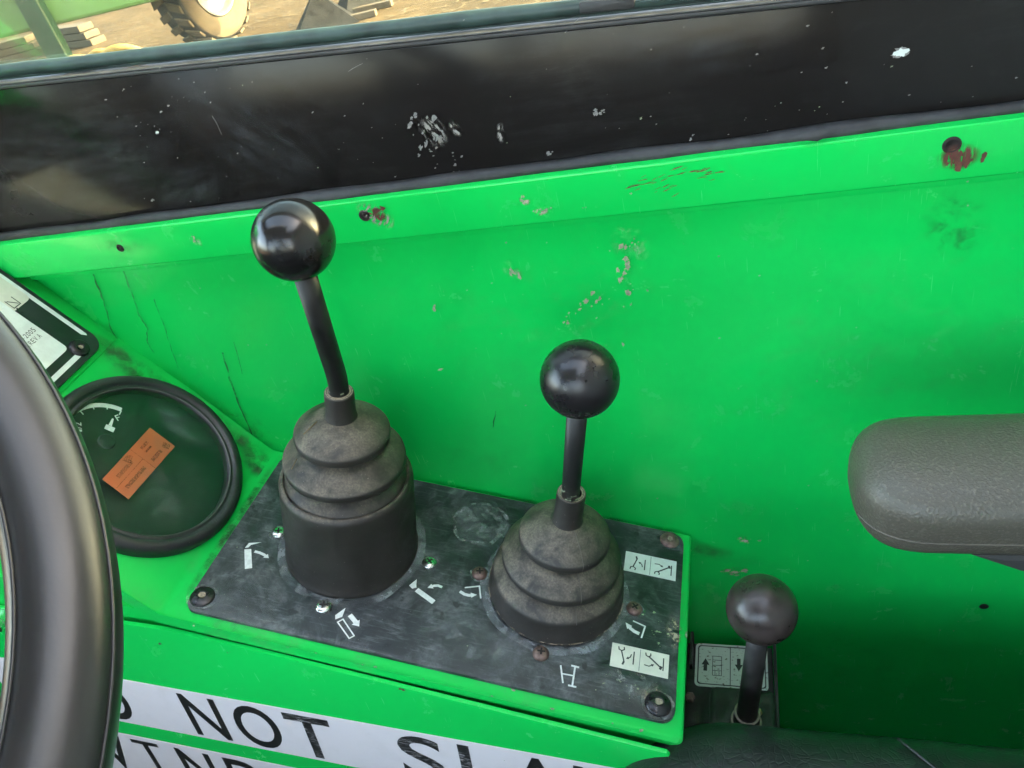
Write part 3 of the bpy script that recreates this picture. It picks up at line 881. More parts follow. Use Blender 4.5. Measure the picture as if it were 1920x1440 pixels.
# ------------------------------------------------------------------ control plate
plate = thing('control_plate', F_PLATE, 'scratched dusty black plate with white pictograms on top of the console', 'control plate')
bm = prism_bm(rrect(-.2005, -.0957, .2005, .0957, .0115, 6), .0004, .0034, .0007, 2)
bm_obj('plate_sheet', bm, M_PLATE, plate, angle=R(40))
PZ = .0035
def rot_cross(s, w):
    return [(-w, s), (-w, w), (-s, w), (-s, -w), (-w, -w), (-w, -s), (w, -s), (w, -w), (s, -w), (s, w), (w, w), (w, s)]
def annulus(name, cx, cy, r0, r1, mat, parent, z, seg=40, wob=0.08):
    vs, fs = [], []
    for k in range(seg):
        a = 2 * PI * k / seg
        q = 1 + wob * mnoise.noise(Vector((math.cos(a) * 2, math.sin(a) * 2, cx * 50)))
        vs += [(cx + r0 * q * math.cos(a), cy + r0 * q * math.sin(a), z), (cx + r1 * q * math.cos(a), cy + r1 * q * math.sin(a), z)]
    for k in range(seg):
        j = (k + 1) % seg
        fs.append((2 * k, 2 * k + 1, 2 * j + 1, 2 * j))
    o = mesh_obj(name, vs, fs, mat, parent)
    o['kind'] = 'stuff'
    return o
def pan_screw(name, cx, cy, mat, ang, label=None, r=.0066, hgt=.0036):
    s = lathe(name, [(r * 1.0, 0), (r * 1.02, hgt * .25), (r * .92, hgt * .58), (r * .70, hgt * .85), (r * .42, hgt * .98), (0, hgt)], mat, plate, 28, (0, 0, 0))
    s.matrix_basis = Matrix.Translation((cx, cy, PZ - .0001)) @ Matrix.Rotation(ang, 4, 'Z')
    if label: s['label'] = label
    flat('cross_slot', [rot_cross(.0032, .00075)], M_DARKHOLE, s, hgt + .00004)
    annulus('washer_mark', cx, cy, r * 1.08, r * 1.32, M_DUSTRING, plate, PZ + .00012, 30)
    return s
for i, (cx, cy) in enumerate(((-0.1606, -0.0017), (-0.0913, -0.0653), (-0.0203, 0.0009))):
    pan_screw('boot_screw', cx, cy, M_ZINC, (.4, .2, .9)[i])
for i, (cx, cy) in enumerate(((0.0254, 0.0012), (0.1616, -0.0003), (0.0918, -0.0627))):
    pan_screw('rusty_boot_screw', cx, cy, M_RUSTY_SCREW, (.3, .7, .1)[i], hgt=.0046)
def dome_screw(cx, cy, r, hgt, mat):
    s = lathe('corner_screw', smooth_profile([(r, 0), (r, .0006), (r * .9, hgt * .5), (r * .62, hgt * .85), (r * .34, hgt)], 3) + [(r * .31, hgt - .0003), (r * .28, hgt - .0016), (0, hgt - .0018)], mat, plate, 36)
    s.matrix_basis = Matrix.Translation((cx, cy, PZ - .0001))
    flat('socket_dirt', [blob(0, 0, r * .30, r * .30, 0, 8, .22)], M_GRIT, s, hgt - .0005)
    annulus('washer_mark', cx, cy, r * 1.04, r * 1.28, M_DUSTRING, plate, PZ + .00012, 36)
    return s
dome_screw(*(-0.1905, -0.0814), .0100, .0032, M_BLACK_SCREW)
dome_screw(*(0.1870, -0.0824), .0102, .0048, M_BLACK_SCREW)
dome_screw(*(0.1873, 0.0851), .0090, .0034, M_RUSTY_SCREW)
o = patch('grit', *(0.1844, -0.0799), .036, .034, smudge_mat('grit_film', (0.30, .25, .18), .9, 140., .42, .62), plate, PZ + .0002)
patch('grit', *(0.1644, -0.0699), .05, .045, smudge_mat('pale_grit_film', (0.34, .35, .33), .8, 110., .48, .66), plate, PZ + .0002)
patch('grit', *(0.1960, -0.0145), .016, .040, smudge_mat('tan_grit_film', (0.42, .36, .26), .95, 150., .46, .58), plate, PZ + .0002)
patch('worn_film', *(0.0125, 0.0589), .066, .060, smudge_mat('worn_film', (0.26, .29, .28), .65, 75., .40, .68, soft=(.5, .3)), plate, PZ + .0002)
annulus('worn_ring', *(0.0117, 0.0580), .0228, .0264, film_mat('worn_ring_film', (.30, .33, .32), .6, 190., .46, .62), plate, PZ + .00025, 60, .10)
for cx, cy in ((-.092, .002), (.0925, .003)):
    annulus('boot_dust_ring', cx, cy, .0585, .0655, smudge_mat('boot_dust', (0.30, .33, .34), .6, 60., .38, .66, soft=(.9, .6)), plate, PZ + .00018, 72, .05)
patch('scuff', *(0.0341, -0.0672), .11, .05, smudge_mat('plate_scuff', (0.24, .26, .26), .6, 60., .42, .7), plate, PZ + .0002)
patch('scuff', *(-0.1577, -0.0813), .08, .07, smudge_mat('plate_scuff_b', (0.20, .225, .24), .45, 50., .40, .72), plate, PZ + .0002, .3)
chips('grit_specks', [((-0.0506, -0.0583), .09, .03, 30, .0002, .0006, 0, 1.3), ((0.1820, -0.0182), .004, .012, 18, .0003, .0016, 0, 1.3), ((0.1691, -0.0756), .012, .008, 18, .0003, .0010, 0, 1.3), ((-0.1872, -0.0274), .0003, .0003, 1, .0007, .0009, 0, 1.2), ((0.0332, -0.0705), .0003, .0003, 1, .0006, .0008, 0, 1.2)], M_CHIP_LIGHT, plate, PZ + .0003)
# printed pictograms
def mm(*pts): return [(p[0] * .001, p[1] * .001) for p in pts]
def pictogram(polys, z=PZ + .00032, mat=None): return flat('pictogram', polys, mat or M_WHITE_PRINT, plate, z)
pictogram([mm((-181, -27.3), (-175.6, -25.2), (-165.2, -44.0), (-170.6, -46.6)), mm((-181.4, -25.6), (-178.8, -24.4), (-177.8, -21.2), (-170.2, -15.8), (-180.6, -19.6))] + arrow(mm((-171.5, -27.0), (-166.5, -27.2), (-162, -28.2), (-156.4, -30.6)), .0026, .0026, .0042))
def outline(p, w):
    out = []
    for i in range(4):
        a, b = Vector(p[i]), Vector(p[(i + 1) % 4]); d = (b - a).normalized(); nrm = Vector((-d.y, d.x))
        out.append([tuple(a - d * 0), tuple(b), tuple(b + nrm * w - d * w), tuple(a + nrm * w + d * w)])
    return out
pictogram(outline(mm((-59.8, -88.6), (-56.2, -84.6), (-71.4, -71.6), (-75.2, -76.2)), .0011) + [mm((-77.2, -74.2), (-72.8, -70.4), (-73.0, -67.6), (-73.4, -61.5), (-78.8, -70.4))] + arrow(mm((-67.5, -67.2), (-63, -70.4), (-56.2, -75.6)), .0040, .0038, .0052))
pictogram([mm((-23.4, -31.2), (-21.6, -27.0), (-3.8, -35.4), (-5.6, -39.6)), mm((-26.4, -29.0), (-23.2, -27.0), (-24.2, -24.4), (-25.6, -18.4), (-30.0, -26.6))] + arrow(mm((-2.2, -21.0), (-6, -20.2), (-9.5, -21.4), (-14.2, -24.8)), .0024, .0026, .0046))
pictogram([stroke(mm((16.6, -16.4), (28.4, -11.6), (32.6, -23.6)), .0013)] + arrow(mm((13.6, -21.2), (18, -23.0), (22, -23.2), (28.6, -20.8)), .0028, .0026, .0052))
pictogram([stroke(mm((161.6, -12.4), (172.0, -15.2), (169.8, -27.2)), .0013)] + arrow(mm((167.8, -23.6), (163.5, -22.4), (160, -20.2), (155.6, -15.6)), .0030, .0028, .0056))
pictogram([stroke(mm((109.0, -68.6), (113.2, -83.4)), .0013), stroke(mm((120.4, -67.4), (120.6, -83.8)), .0014), stroke(mm((111.6, -75.6), (119.8, -75.2)), .0012), stroke(mm((117.2, -66.8), (123.6, -66.9)), .0015), stroke(mm((117.4, -84.2), (123.8, -84.2)), .0015)])
pictogram([stroke(mm((107, -61.8), (111, -62.8), (115.5, -62.2)), .0011), stroke(mm((108, -66), (112, -64.6), (116, -65.6)), .0011)], mat=M_DUSTRING)
# label stickers with attachment symbols
def label_sticker(x0, y0, x1, y1, mat, lab, flip):
    bm = prism_bm(mm((x0, y0), (x1, y0), (x1, y1), (x0, y1)), PZ + .00005, PZ + .00035, 0)
    s = bm_obj('label_sticker', bm, mat, plate)
    s['label'] = lab
    z = PZ + .00042
    xm = (x0 + x1) / 2
    w, h = x1 - x0, y1 - y0
    flat('divider', [stroke(mm((xm, y0 + .8), (xm, y1 - .8)), .0005)], M_GREY_INK, s, z)
    sg = -1 if flip else 1
    cy = (y0 + y1) / 2
    def Y(t): return cy + sg * t
    # upright arm with claw, then a vertical bar
    ax = x0 + w * .19
    P = [stroke(mm((ax - 1, Y(-5.5)), (ax + 2.0, Y(4.4))), .0011), stroke(mm((ax + 2.0, Y(4.2)), (ax + 1.0, Y(7.4))), .0016),
         stroke(mm((ax - 3.4, Y(-8.4)), (ax - 2.9, Y(-5.8)), (ax - .8, Y(-5.0)), (ax + 1.4, Y(-6.4)), (ax + 1.0, Y(-8.8))), .0010),
         stroke(mm((ax + 9.4, Y(-6.6)), (ax + 9.4, Y(5.4))), .0010)]
    flat('symbol', P + arrow(mm((ax + 7.4, Y(-3.6)), (ax + 6.6, Y(-.6)), (ax + 3.4, Y(1.6))), .0009, .0013, .0024), M_INK, s, z)
    bx = xm + w * .10
    P = [stroke(mm((bx + 2, Y(-5.4)), (bx + 12.4, Y(2.6))), .0013), stroke(mm((bx + 11.8, Y(4.4)), (bx + 12.8, Y(1.2))), .0020),
         stroke(mm((bx - .4, Y(-8.2)), (bx + .0, Y(-5.8)), (bx + 2, Y(-4.8)), (bx + 3.8, Y(-6.2)), (bx + 3.6, Y(-8.4))), .0010),
         stroke(mm((bx + 14.2, Y(-6.6)), (bx + 14.2, Y(5.0))), .0010)]
    flat('symbol', P + arrow(mm((bx - 1, Y(3.2)), (bx + 3, Y(3.6)), (bx + 7.0, Y(1.0))), .0009, .0013, .0024), M_INK, s, z)
label_sticker(148.6, 38.9, 194.9, 61.3, M_LABEL, 'pale sticker with two arm symbols, by the rear corner of the plate', False)
label_sticker(147.0, -59.0, 193.4, -37.4, M_LABEL_OLD, 'yellowed sticker with two arm symbols, by the front corner of the plate', True)

# ------------------------------------------------------------------ control levers
def lever(base, ball, rad, boot_prof, rod_r, kmat, neck, label, bendh, straw=False, rough_seed=0):
    t = thing('control_lever', F_PLATE @ Matrix.Translation((base[0], base[1], PZ)), label, 'control lever', 'levers with rubber bellows on the console')
    top = boot_prof[-1][1]
    bt = lathe('rubber_boot', smooth_profile(boot_prof, 3), M_RUBBER, t, 96, wob=.006)
    col = lathe('boot_collar', smooth_profile([(.0128, top - .001), (.0118, top + .004), (.0115, top + .012), (.0113, top + neck - .002), (.0108, top + neck), (.0086, top + neck + .0002), (.0080, top + neck - .003)], 3), M_RUBBER, t, 40)
    annulus('grit_ring', 0, 0, .0079, .0104, M_GRIT, col, top + neck + .0004, 32, .03)
    B = Vector(ball) - Vector((base[0], base[1], PZ))
    s0 = Vector((0, 0, top + neck - .012)); s1 = Vector((0, 0, top + neck + bendh))
    if bendh <= 0: s1 = s0
    d = (B - s1).normalized()
    e = B - d * (rad * .9)
    pts = [s0, Vector((0, 0, top + neck))] + bez(s1 - Vector((0, 0, .008)), s1, s1 + d * .010, 8) + [s1 + d * .05, e]
    if bendh <= 0: pts = [s0, s0 + d * .04, e]
    rod = tube('rod', pts, rod_r, M_ROD, t, 28)
    # worn nicks on the rod facing the seat
    for k in range(7):
        h = top + neck + .002 + random.random() * .020
        a = -PI / 2 + random.uniform(-.9, .9)
        c = Vector((rod_r * math.cos(a), rod_r * math.sin(a), h)) * 1.0
        n_ = Vector((math.cos(a), math.sin(a), 0)); tg = Vector((-math.sin(a), math.cos(a), 0))
        L = random.uniform(.0008, .0024)
        c += d * 0 if bendh > 0 else Vector((d.x, d.y, 0)) * (h - s0.z)
        if bendh <= 0 or h < top + neck + bendh - .002:
            vs = [c + n_ * .00025 + tg * L * sx_ + Vector((0, 0, .0008 * sy_)) for sx_, sy_ in ((-1, -1), (1, -.6), (1, 1), (-1, .7))]
            q = mesh_obj('paint_nick', vs, [(0, 1, 2, 3)], M_CHIP_LIGHT, rod)
    # ball with a flat turned where the rod enters
    prof = []
    m = 40
    a0 = math.asin(min(.99, rod_r * 1.25 / rad))
    for k in range(m + 1):
        a = PI - a0 - (PI - a0) * k / m
        prof.append((rad * math.sin(a), rad * math.cos(a)))
    prof = [(0.0, prof[0][1])] + prof
    kn = lathe('knob', prof, kmat, t, 72)
    kn.matrix_basis = Matrix.Translation(B) @ d.to_track_quat('Z', 'Y').to_matrix().to_4x4()
    return t, bt, col

bootA = [(.0578, 0), (.0583, .003), (.0572, .008), (.0565, .03), (.0553, .07), (.0549, .0830), (.0540, .0875), (.0520, .0900), (.0505, .0902), (.0495, .0890), (.0485, .0905), (.0440, .0950), (.0392, .0988), (.0386, .1008), (.0436, .1030), (.0476, .1048), (.0488, .1062), (.0491, .1082), (.0490, .1106), (.0481, .1124), (.0438, .1158), (.0365, .1208), (.0293, .1252), (.0284, .1275), (.0322, .1296), (.0362, .1314), (.0374, .1328), (.0377, .1348), (.0376, .1374), (.0366, .1394), (.0318, .1434), (.0225, .1496), (.0128, .1530)]
bootB = [(.0576, 0), (.0584, .003), (.0576, .0075), (.0566, .014), (.0562, .0200), (.0553, .0245), (.0532, .0274), (.0480, .0308), (.0415, .0342), (.0402, .0364), (.0448, .0384), (.0484, .0400), (.0495, .0414), (.0498, .0436), (.0496, .0460), (.0485, .0480), (.0440, .0522), (.0368, .0568), (.0302, .0602), (.0295, .0622), (.0330, .0638), (.0360, .0652), (.0371, .0666), (.0374, .0688), (.0372, .0712), (.0361, .0734), (.0308, .0782), (.0212, .0845), (.0128, .0880)]
leverA, bootAo, colA = lever((-.0920, .0025), (-0.0954, -0.0335, 0.3246), .0250, bootA, .0075, M_KNOB_A, .0235,
    'tall lever with bent rod and glossy black ball on a cylindrical rubber boot', .012)
leverB, bootBo, colB = lever((.0930, .0045), (0.0880, -0.0350, 0.2609), .0250, bootB, .0070, M_KNOB_B, .0300,
    'shorter straight lever with satin black ball on a low rubber bellows', 0)
# mould seam on the low boot, grit at its foot, straws on the tall one
sp = smooth_profile(bootB[4:], 3)
for seg in (sp[3:24], sp[27:45], sp[48:]):
    tube('mould_seam', [((r + .0000) * math.cos(R(-62 + 160 * (h - .05))), (r + .0000) * math.sin(R(-62 + 160 * (h - .05))), h) for r, h in seg], .0003, M_SEAM, bootBo, 6)
o = annulus('foot_grit', 0, 0, .0572, .0592, film_mat('foot_grit', (.26, .21, .15), .8, 120., .42, .58), bootBo, .0036, 72, .0)
for (r0, r1, a, h0, h1) in ((.019, .031, 218, .1526, .1460), (.038, .0445, 222, .1226, .1178)):
    tube('straw_piece', [(r0 * math.cos(R(a)), r0 * math.sin(R(a)), h0), (r1 * math.cos(R(a + 6)), r1 * math.sin(R(a + 6)), h1)], .0004, M_STRAW, bootAo, 6)

# ------------------------------------------------------------------ gauge on the dash
GC = (-.0879, -.0964)
gauge = thing('fuel_gauge', F_DASH @ Matrix.Translation((GC[0], GC[1], .0002)), 'large round black-rimmed gauge with an orange sticker on its lens', 'gauge')
ro, ri = .0872, .0715
lathe('bezel', smooth_profile([(ro, 0), (ro, .005), (ro - .0015, .0095), (ro - .005, .0125), (ro - .0095, .0125), (ro - .0120, .0105), (ri + .0015, .0110), (ri, .0100), (ri - .0006, .0070), (ri - .0008, .0010)], 3), M_BEZEL, gauge, 110)
lathe('bezel_inner_ring', [(ri + .0004, .0107), (ri + .0012, .0113)], M_ALU, gauge, 90)  # thin paler ring on the bezel's inner ridge
dial = mesh_obj('dial', [((ri - .0002) * math.cos(2 * PI * k / 72), (ri - .0002) * math.sin(2 * PI * k / 72), .0020) for k in range(72)], [tuple(range(72))], simple('dial_black', (0.009, 0.020, 0.018), 0.35, var=.12, scale=30), gauge)
lathe('lens', [(0, .0092), (ri * .5, .0090), (ri - .0004, .0084)], M_LENS, gauge, 72)
def dg(p): return (p[0] - GC[0], p[1] - GC[1])
# fuel scale arc printed on the dial
hub = dg((-0.1253, -0.1005))
import_a = dg((-0.1335, -0.0654))
rad_arc = (Vector(import_a) - Vector(hub)).length
aF = math.atan2(import_a[1] - hub[1], import_a[0] - hub[0])
arc = []
for k in range(25):
    a = aF + R(118) * k / 24 * 1.0
    arc.append((hub[0] + rad_arc * math.cos(a), hub[1] + rad_arc * math.sin(a)))
DZ = .0023
flat('scale_arc', [stroke(arc, .0042)], M_WHITE_PRINT, dial, DZ)
tick = []
for k in (0, 4, 8, 12, 16, 20, 24):
    a = aF + R(118) * k / 24
    r0, r1 = rad_arc - (.0058 if k in (0, 12, 24) else .0040), rad_arc - .0010
    tick.append(stroke([(hub[0] + r0 * math.cos(a), hub[1] + r0 * math.sin(a)), (hub[0] + r1 * math.cos(a), hub[1] + r1 * math.sin(a))], .0010))
flat('scale_ticks', tick, M_WHITE_PRINT, dial, DZ + .0001)
def dial_text(txt, p, size, rot):
    x = 0.0
    base = Matrix.Translation((p[0], p[1], 0)) @ Matrix.Rotation(rot, 4, 'Z')
    for ch in txt:
        w = size * (.35 if ch in '1/I' else .6)
        q = glyph('numeral', ch, x, 0, w, size, M_WHITE_PRINT, dial, DZ + .0001)
        q.matrix_basis = base
        x += w + size * .14
dial_text('1/2', dg((-0.1454, -0.1058)), .0056, aF + R(26))
dial_text('F', dg((-0.1296, -0.0773)), .0058, aF - R(40))
pc_ = dg((-0.1309, -0.0865)); ca, sa = math.cos(aF), math.sin(aF)
def pp(x, y): return (pc_[0] + x * ca - y * sa, pc_[1] + x * sa + y * ca)
flat('pump_symbol', [[pp(-.004, -.004), pp(.001, -.004), pp(.001, .004), pp(-.004, .004)], [pp(.0012, -.0008), pp(.0090, .0003), pp(.0090, .0018), pp(.0012, .0022)]], M_WHITE_PRINT, dial, DZ)
lathe('needle_hub', [(0, .0030), (.0062, .0030), (.0072, .0027), (.0074, .0020)], simple('hub_black', (.0095, .0205, .0185), .4), gauge, 32, (hub[0], hub[1], 0))
c0, c1, c2, c3 = (dg((-0.1053, -0.0692)), dg((-0.0781, -0.0707)), dg((-0.0816, -0.1397)), dg((-0.1080, -0.1373)))
c0, c1, c2, c3 = [Vector(c) for c in (c0, c1, c2, c3)]
st = bm_obj('orange_sticker', prism_bm([tuple(c0), tuple(c1), tuple(c2), tuple(c3)], .0093, .0096, 0), M_ORANGE, gauge)
st['label'] = 'orange inspection sticker with faded print across the gauge lens'
def sp_(s, t): return tuple((c0 * (1 - s) + c1 * s) * (1 - t) + (c3 * (1 - s) + c2 * s) * t)
M_FADED = film_mat('faded_print', (.10, .05, .02), .5, 700., .35, .6)
flat('faded_print', [stroke([sp_(.02, .44), sp_(.98, .44)], .0005), stroke([sp_(.5, .44), sp_(.5, .98)], .0005),
     [sp_(.62, .05), sp_(.86, .03), sp_(.92, .10), sp_(.70, .13)], [sp_(.06, .52), sp_(.22, .50), sp_(.30, .60), sp_(.04, .64)],
     stroke([sp_(.25, .20), sp_(.25, .34)], .003), stroke([sp_(.42, .22), sp_(.42, .34)], .0018), stroke([sp_(.75, .18), sp_(.75, .38)], .0035),
     stroke([sp_(.30, .56), sp_(.30, .86)], .0036), stroke([sp_(.72, .52), sp_(.72, .90)], .0034)], M_FADED, st, .0098)
patch('lens_dust_glare', .030, -.015, .075, .09, smudge_mat('lens_dust_glare', (.30, .33, .32), .20, 40., .40, .72), gauge, .0099)
patch('lens_dust_glare', .004, .048, .075, .030, smudge_mat('painted_lens_glare', (.32, .38, .40), .22, 30., .36, .66), gauge, .0099)  # pale patch paints a glare onto the lens

# ------------------------------------------------------------------ instrument plate on the upper dash
iz = .0017
ip = thing('instrument_plate', F_DASH @ Matrix.Translation((0, 0, iz)), 'black instrument plate with white edge stripes and stuck-on labels, behind the steering wheel rim', 'instrument plate')
R0 = (-0.1868, -0.0349)[0] + .0035
Yt = ((-0.2067, -0.0254)[1] + (-0.2861, -0.0168)[1]) / 2
bm_obj('plate_sheet', prism_bm(rrect(-.46, -.190, R0, Yt + .003, .012, 6), .0002, .0050, .0012, 2), simple('dull_black_plate', (.022, .026, .028), .45, var=.5, scale=35, bs=.1, bscale=300), ip, angle=R(40))
Yw = Yt - .0010
flat('edge_stripe', [[(-.42, Yw - .0042), (R0 - .019, Yw - .0042), (R0 - .015, Yw - .0012), (R0 - .017, Yw), (-.42, Yw)]], M_LABEL, ip, .0052)
sx0 = R0 - .0055
flat('edge_stripe', [[(sx0 - .0045, Yt - .019), (sx0, Yt - .022), (sx0, Yt - .090), (sx0 - .0045, Yt - .090)]], M_LABEL, ip, .0052)
a, b, c = (-0.2028, -0.0480), (-0.2037, -0.0744), (-0.2597, -0.0521)
pap = bm_obj('paper_label', prism_bm(rrect(-.345, b[1] - .050, a[0] + .002, a[1] + .001, .004, 5), .0052, .0060, 0), M_LABEL, ip)
pap['label'] = 'white label reading -2005 and REV.A'
def ip_text(txt, p, size):
    x = 0.0
    base = Matrix.Translation((p[0], p[1], 0)) @ Matrix.Rotation(R(90), 4, 'Z')
    for ch in reversed(txt):
        w = size * {'1': .3, '.': .12, '-': .34, ' ': .2}.get(ch, .58)
        hh = {'.': .12, '-': .09}.get(ch, 1.0) * size
        yo = {'-': .36}.get(ch, 0.0) * size
        x -= w
        if ch == ' ': continue
        q = glyph('print', ch, x, yo, w, hh, M_INK, pap, .0062)
        q.matrix_basis = base
        x -= size * .16
ip_text('-2005', (-0.2289, -0.0511), .0044)
t0 = (-0.2222, -0.0527)
ip_text('A REV.A', t0, .0044)
q0 = (-0.2534, -0.0307)
lab2 = bm_obj('symbol_label', prism_bm(rrect(-.335, (-0.2590, -0.0530)[1] + .004, q0[0] + .001, q0[1] + .005, .004, 5), .0052, .0057, 0), M_LABEL_OLD, ip)
qc = (-0.2582, -0.0408)
flat('symbol', [stroke([(qc[0] - .005, qc[1] + .004), (qc[0] + .004, qc[1] + .004), (qc[0] + .004, qc[1] - .004), (qc[0] - .005, qc[1] - .004)], .0008), stroke([(qc[0] - .004, qc[1] - .003), (qc[0] + .003, qc[1] + .003)], .0008),
     stroke([(qc[0] + .005, qc[1] - .002), (qc[0] + .009, qc[1] - .006), (qc[0] + .011, qc[1] - .002)], .0012)], M_INK, lab2, .0059)
scp = (-0.1949, -0.0395)
s = lathe('corner_screw', smooth_profile([(.0088, 0), (.0088, .0008), (.0078, .0022), (.005, .0032), (.0028, .0034)], 3) + [(.0025, .003), (.002, .0018), (0, .0016)], M_BLACK_SCREW, ip, 32, (scp[0], scp[1], .005))
flat('socket_dirt', [blob(scp[0] + .0008, scp[1], .0024, .0020, 0, 8, .25)], M_GRIT, s, .0078)

# ------------------------------------------------------------------ gear lever and its bracket at the console's rear end
br = thing('lever_bracket', Matrix.Translation((.235, -.06, -.2320)), 'grimy dark steel bracket with speckled arrow label, between console and seat', 'bracket')
bm_obj('base_plate', box_bm(-.0540, -.160, -.004, .0320, .052, 0, .0012), M_STEEL_DARK, br, angle=R(40))
bm_obj('lever_housing', box_bm(-.0250, -.130, .0002, .0330, -.0320, .0650, .006, 3), M_STEEL_DARK, br, angle=R(40))
bm_obj('side_flange', box_bm(.0326, -.160, -.040, .0360, .052, .012, .001), M_STEEL_DARK, br, angle=R(40))
bl = bm_obj('arrow_label', prism_bm(rrect(-.0455, .0020, .0270, .0515, .0045, 4), .0003, .0010, 0), M_BLABEL, br)
bl['label'] = 'speckled pale label with up and down arrows and a chassis symbol'
z = .0012
fr_o = rrect(-.0430, .0042, .0250, .0492, .003, 4)
vs = [(p[0], p[1], z) for p in fr_o] + [(p[0] * .965 - .0003, .0267 + (p[1] - .0267) * .95, z) for p in fr_o]
n = len(fr_o)
mesh_obj('label_border', vs, [(i, (i + 1) % n, n + (i + 1) % n, n + i) for i in range(n)], M_INK, bl)
xm = -.0100
flat('divider', [stroke([(xm, .005), (xm, .0485)], .0008)], M_INK, bl, z)
def fat_arrow(cx, cy, s):
    return [(cx - .0018, cy - s * .007), (cx + .0018, cy - s * .007), (cx + .0018, cy), (cx + .0040, cy), (cx, cy + s * .0075), (cx - .0040, cy), (cx - .0018, cy)]
flat('arrow', [fat_arrow(-.0350, .0265, 1)], M_INK, bl, z)
flat('arrow', [fat_arrow(-.0015, .0290, -1)], M_INK, bl, z)
def chassis(cx):
    P = [stroke([(cx - .0045, .0150), (cx - .0045, .0370)], .0006), stroke([(cx + .0045, .0150), (cx + .0045, .0370)], .0006)]
    for y in (.0150, .0205, .0265, .0325, .0370): P.append(stroke([(cx - .0045, y), (cx + .0045, y)], .0006))
    P += [stroke([(cx - .002, .0150), (cx - .002, .0205)], .0005), stroke([(cx + .002, .0150), (cx + .002, .0205)], .0005)]
    return P
flat('symbol', chassis(-.0232), M_INK, bl, z)
flat('symbol', chassis(.0110), M_INK, bl, z)
bm_obj('rail', box_bm(-.0510, .020, .0002, -.0475, .060, .010, .001), M_STEEL_DARK, br)
for (x, y) in ((-.049, -.012), (-.045, -.070)):
    lathe('dirty_nut', [(0, .005), (.004, .005), (.0052, .004), (.0052, 0)], M_RUSTY_SCREW, br, 6, (x, y, .0002), False)
patch('grit', -.042, -.05, .024, .09, smudge_mat('bracket_grit', (.20, .15, .10), .8, 90., .46, .64), br, .0006)
patch('grit', .002, -.075, .05, .08, smudge_mat('bracket_dust', (.16, .16, .14), .5, 60., .42, .7), br, .0656)

B3 = Vector((0.2603, -0.1422, 0.0243))
S3 = Vector((.2425, -.1290, -.1600))
d3 = (B3 - S3).normalized()
M3 = Matrix.Translation(S3) @ d3.to_track_quat('Z', 'Y').to_matrix().to_4x4()
L3 = (B3 - S3).length
gl = thing('gear_lever', M3, 'short lever with worn brownish ball knob, rising from the bracket between console and seat', 'lever')
lathe('socket', smooth_profile([(.0135, -.020), (.0135, .000), (.0130, .0008), (.0112, .0008), (.0108, -.002)], 2), M_STEEL_DARK, gl, 36)
annulus('socket_rim', 0, 0, .0108, .0134, M_LIGHTRUST, gl, .0011, 36, .02)
lathe('sleeve', smooth_profile([(.0112, -.004), (.0112, .0150), (.0108, .0162), (.0092, .0162), (.0090, .012)], 2), M_ROD_WORN, gl, 36)
annulus('sleeve_rim', 0, 0, .0092, .0111, M_LIGHTRUST, gl, .0166, 36, .02)
tube('rod', [(0, 0, -.005), (0, 0, .02), (0, 0, .09), (0, 0, L3 - .020)], [.0088, .0088, .0084, .0076], M_ROD_WORN, gl, 28)
rad = .0250
prof = []
for k in range(41):
    a = PI - .36 - (PI - .36) * k / 40
    r_, h_ = rad * math.sin(a), rad * math.cos(a)
    prof.append((r_, h_))
prof = [(0, prof[0][1])] + prof
lathe('knob', prof, M_KNOB_C, gl, 72, (0, 0, L3))
lathe('knob_seam', [(rad * math.sin(2.12) + .0001, rad * math.cos(2.12) - .0004), (rad * math.sin(2.10) + .0004, rad * math.cos(2.10)), (rad * math.sin(2.08) + .0001, rad * math.cos(2.08) + .0004)], M_ROD_WORN, gl, 72, (0, 0, L3))
lathe('grease_nipple', [(0, .008), (.0018, .008), (.0024, .005), (.0032, .003), (.0032, 0)], simple('brass', (.42, .34, .12), .4, metallic=.7), gl, 16, (.0165, -.002, -.010))

# ------------------------------------------------------------------ steering wheel
tt, ph = .6894, -.372
wnrm = Vector((math.sin(tt) * math.cos(ph), math.sin(tt) * math.sin(ph), math.cos(tt)))
wx = wnrm.cross(Vector((0, 1, 0))).normalized(); wy = wnrm.cross(wx)
MW = Matrix(((wx.x, wy.x, wnrm.x, -.0795), (wx.y, wy.y, wnrm.y, -.4967), (wx.z, wy.z, wnrm.z, .4292), (0, 0, 0, 1)))
sw = thing('steering_wheel', MW, 'dark grey steering wheel, only its thick rim showing at the left', 'steering wheel')
RM, rw = .19, .016
vs, fs = [], []
SEG, CS = 160, 32
for i in range(SEG):
    a = 2 * PI * i / SEG
    for k in range(CS):
        b = 2 * PI * k / CS
        q = rw / (abs(math.cos(b)) ** 2.5 + abs(math.sin(b)) ** 2.5) ** (1 / 2.5) * .97
        r_ = RM + q * math.cos(b); vs.append((r_ * math.cos(a), r_ * math.sin(a), q * math.sin(b)))
for i in range(SEG):
    for k in range(CS):
        i2, k2 = (i + 1) % SEG, (k + 1) % CS
        fs.append((i * CS + k, i2 * CS + k, i2 * CS + k2, i * CS + k2))
mesh_obj('rim', vs, fs, M_WHEEL, sw, True)
for rr_, zz_ in ((RM - .0118, .0118), (RM + .0134, .0098)):      # raised rings added to catch a highlight along the rim's facets
    ring_ = [(rr_ * math.cos(2 * PI * k / 128), rr_ * math.sin(2 * PI * k / 128), zz_) for k in range(129)]
    tube('facet_edge_ring', ring_, .0007, M_WHEEL, sw, 8, cap=False)
lathe('hub', smooth_profile([(.045, -.06), (.046, -.03), (.040, -.018), (.025, -.012), (0, -.011)], 3), M_WHEEL, sw, 40)
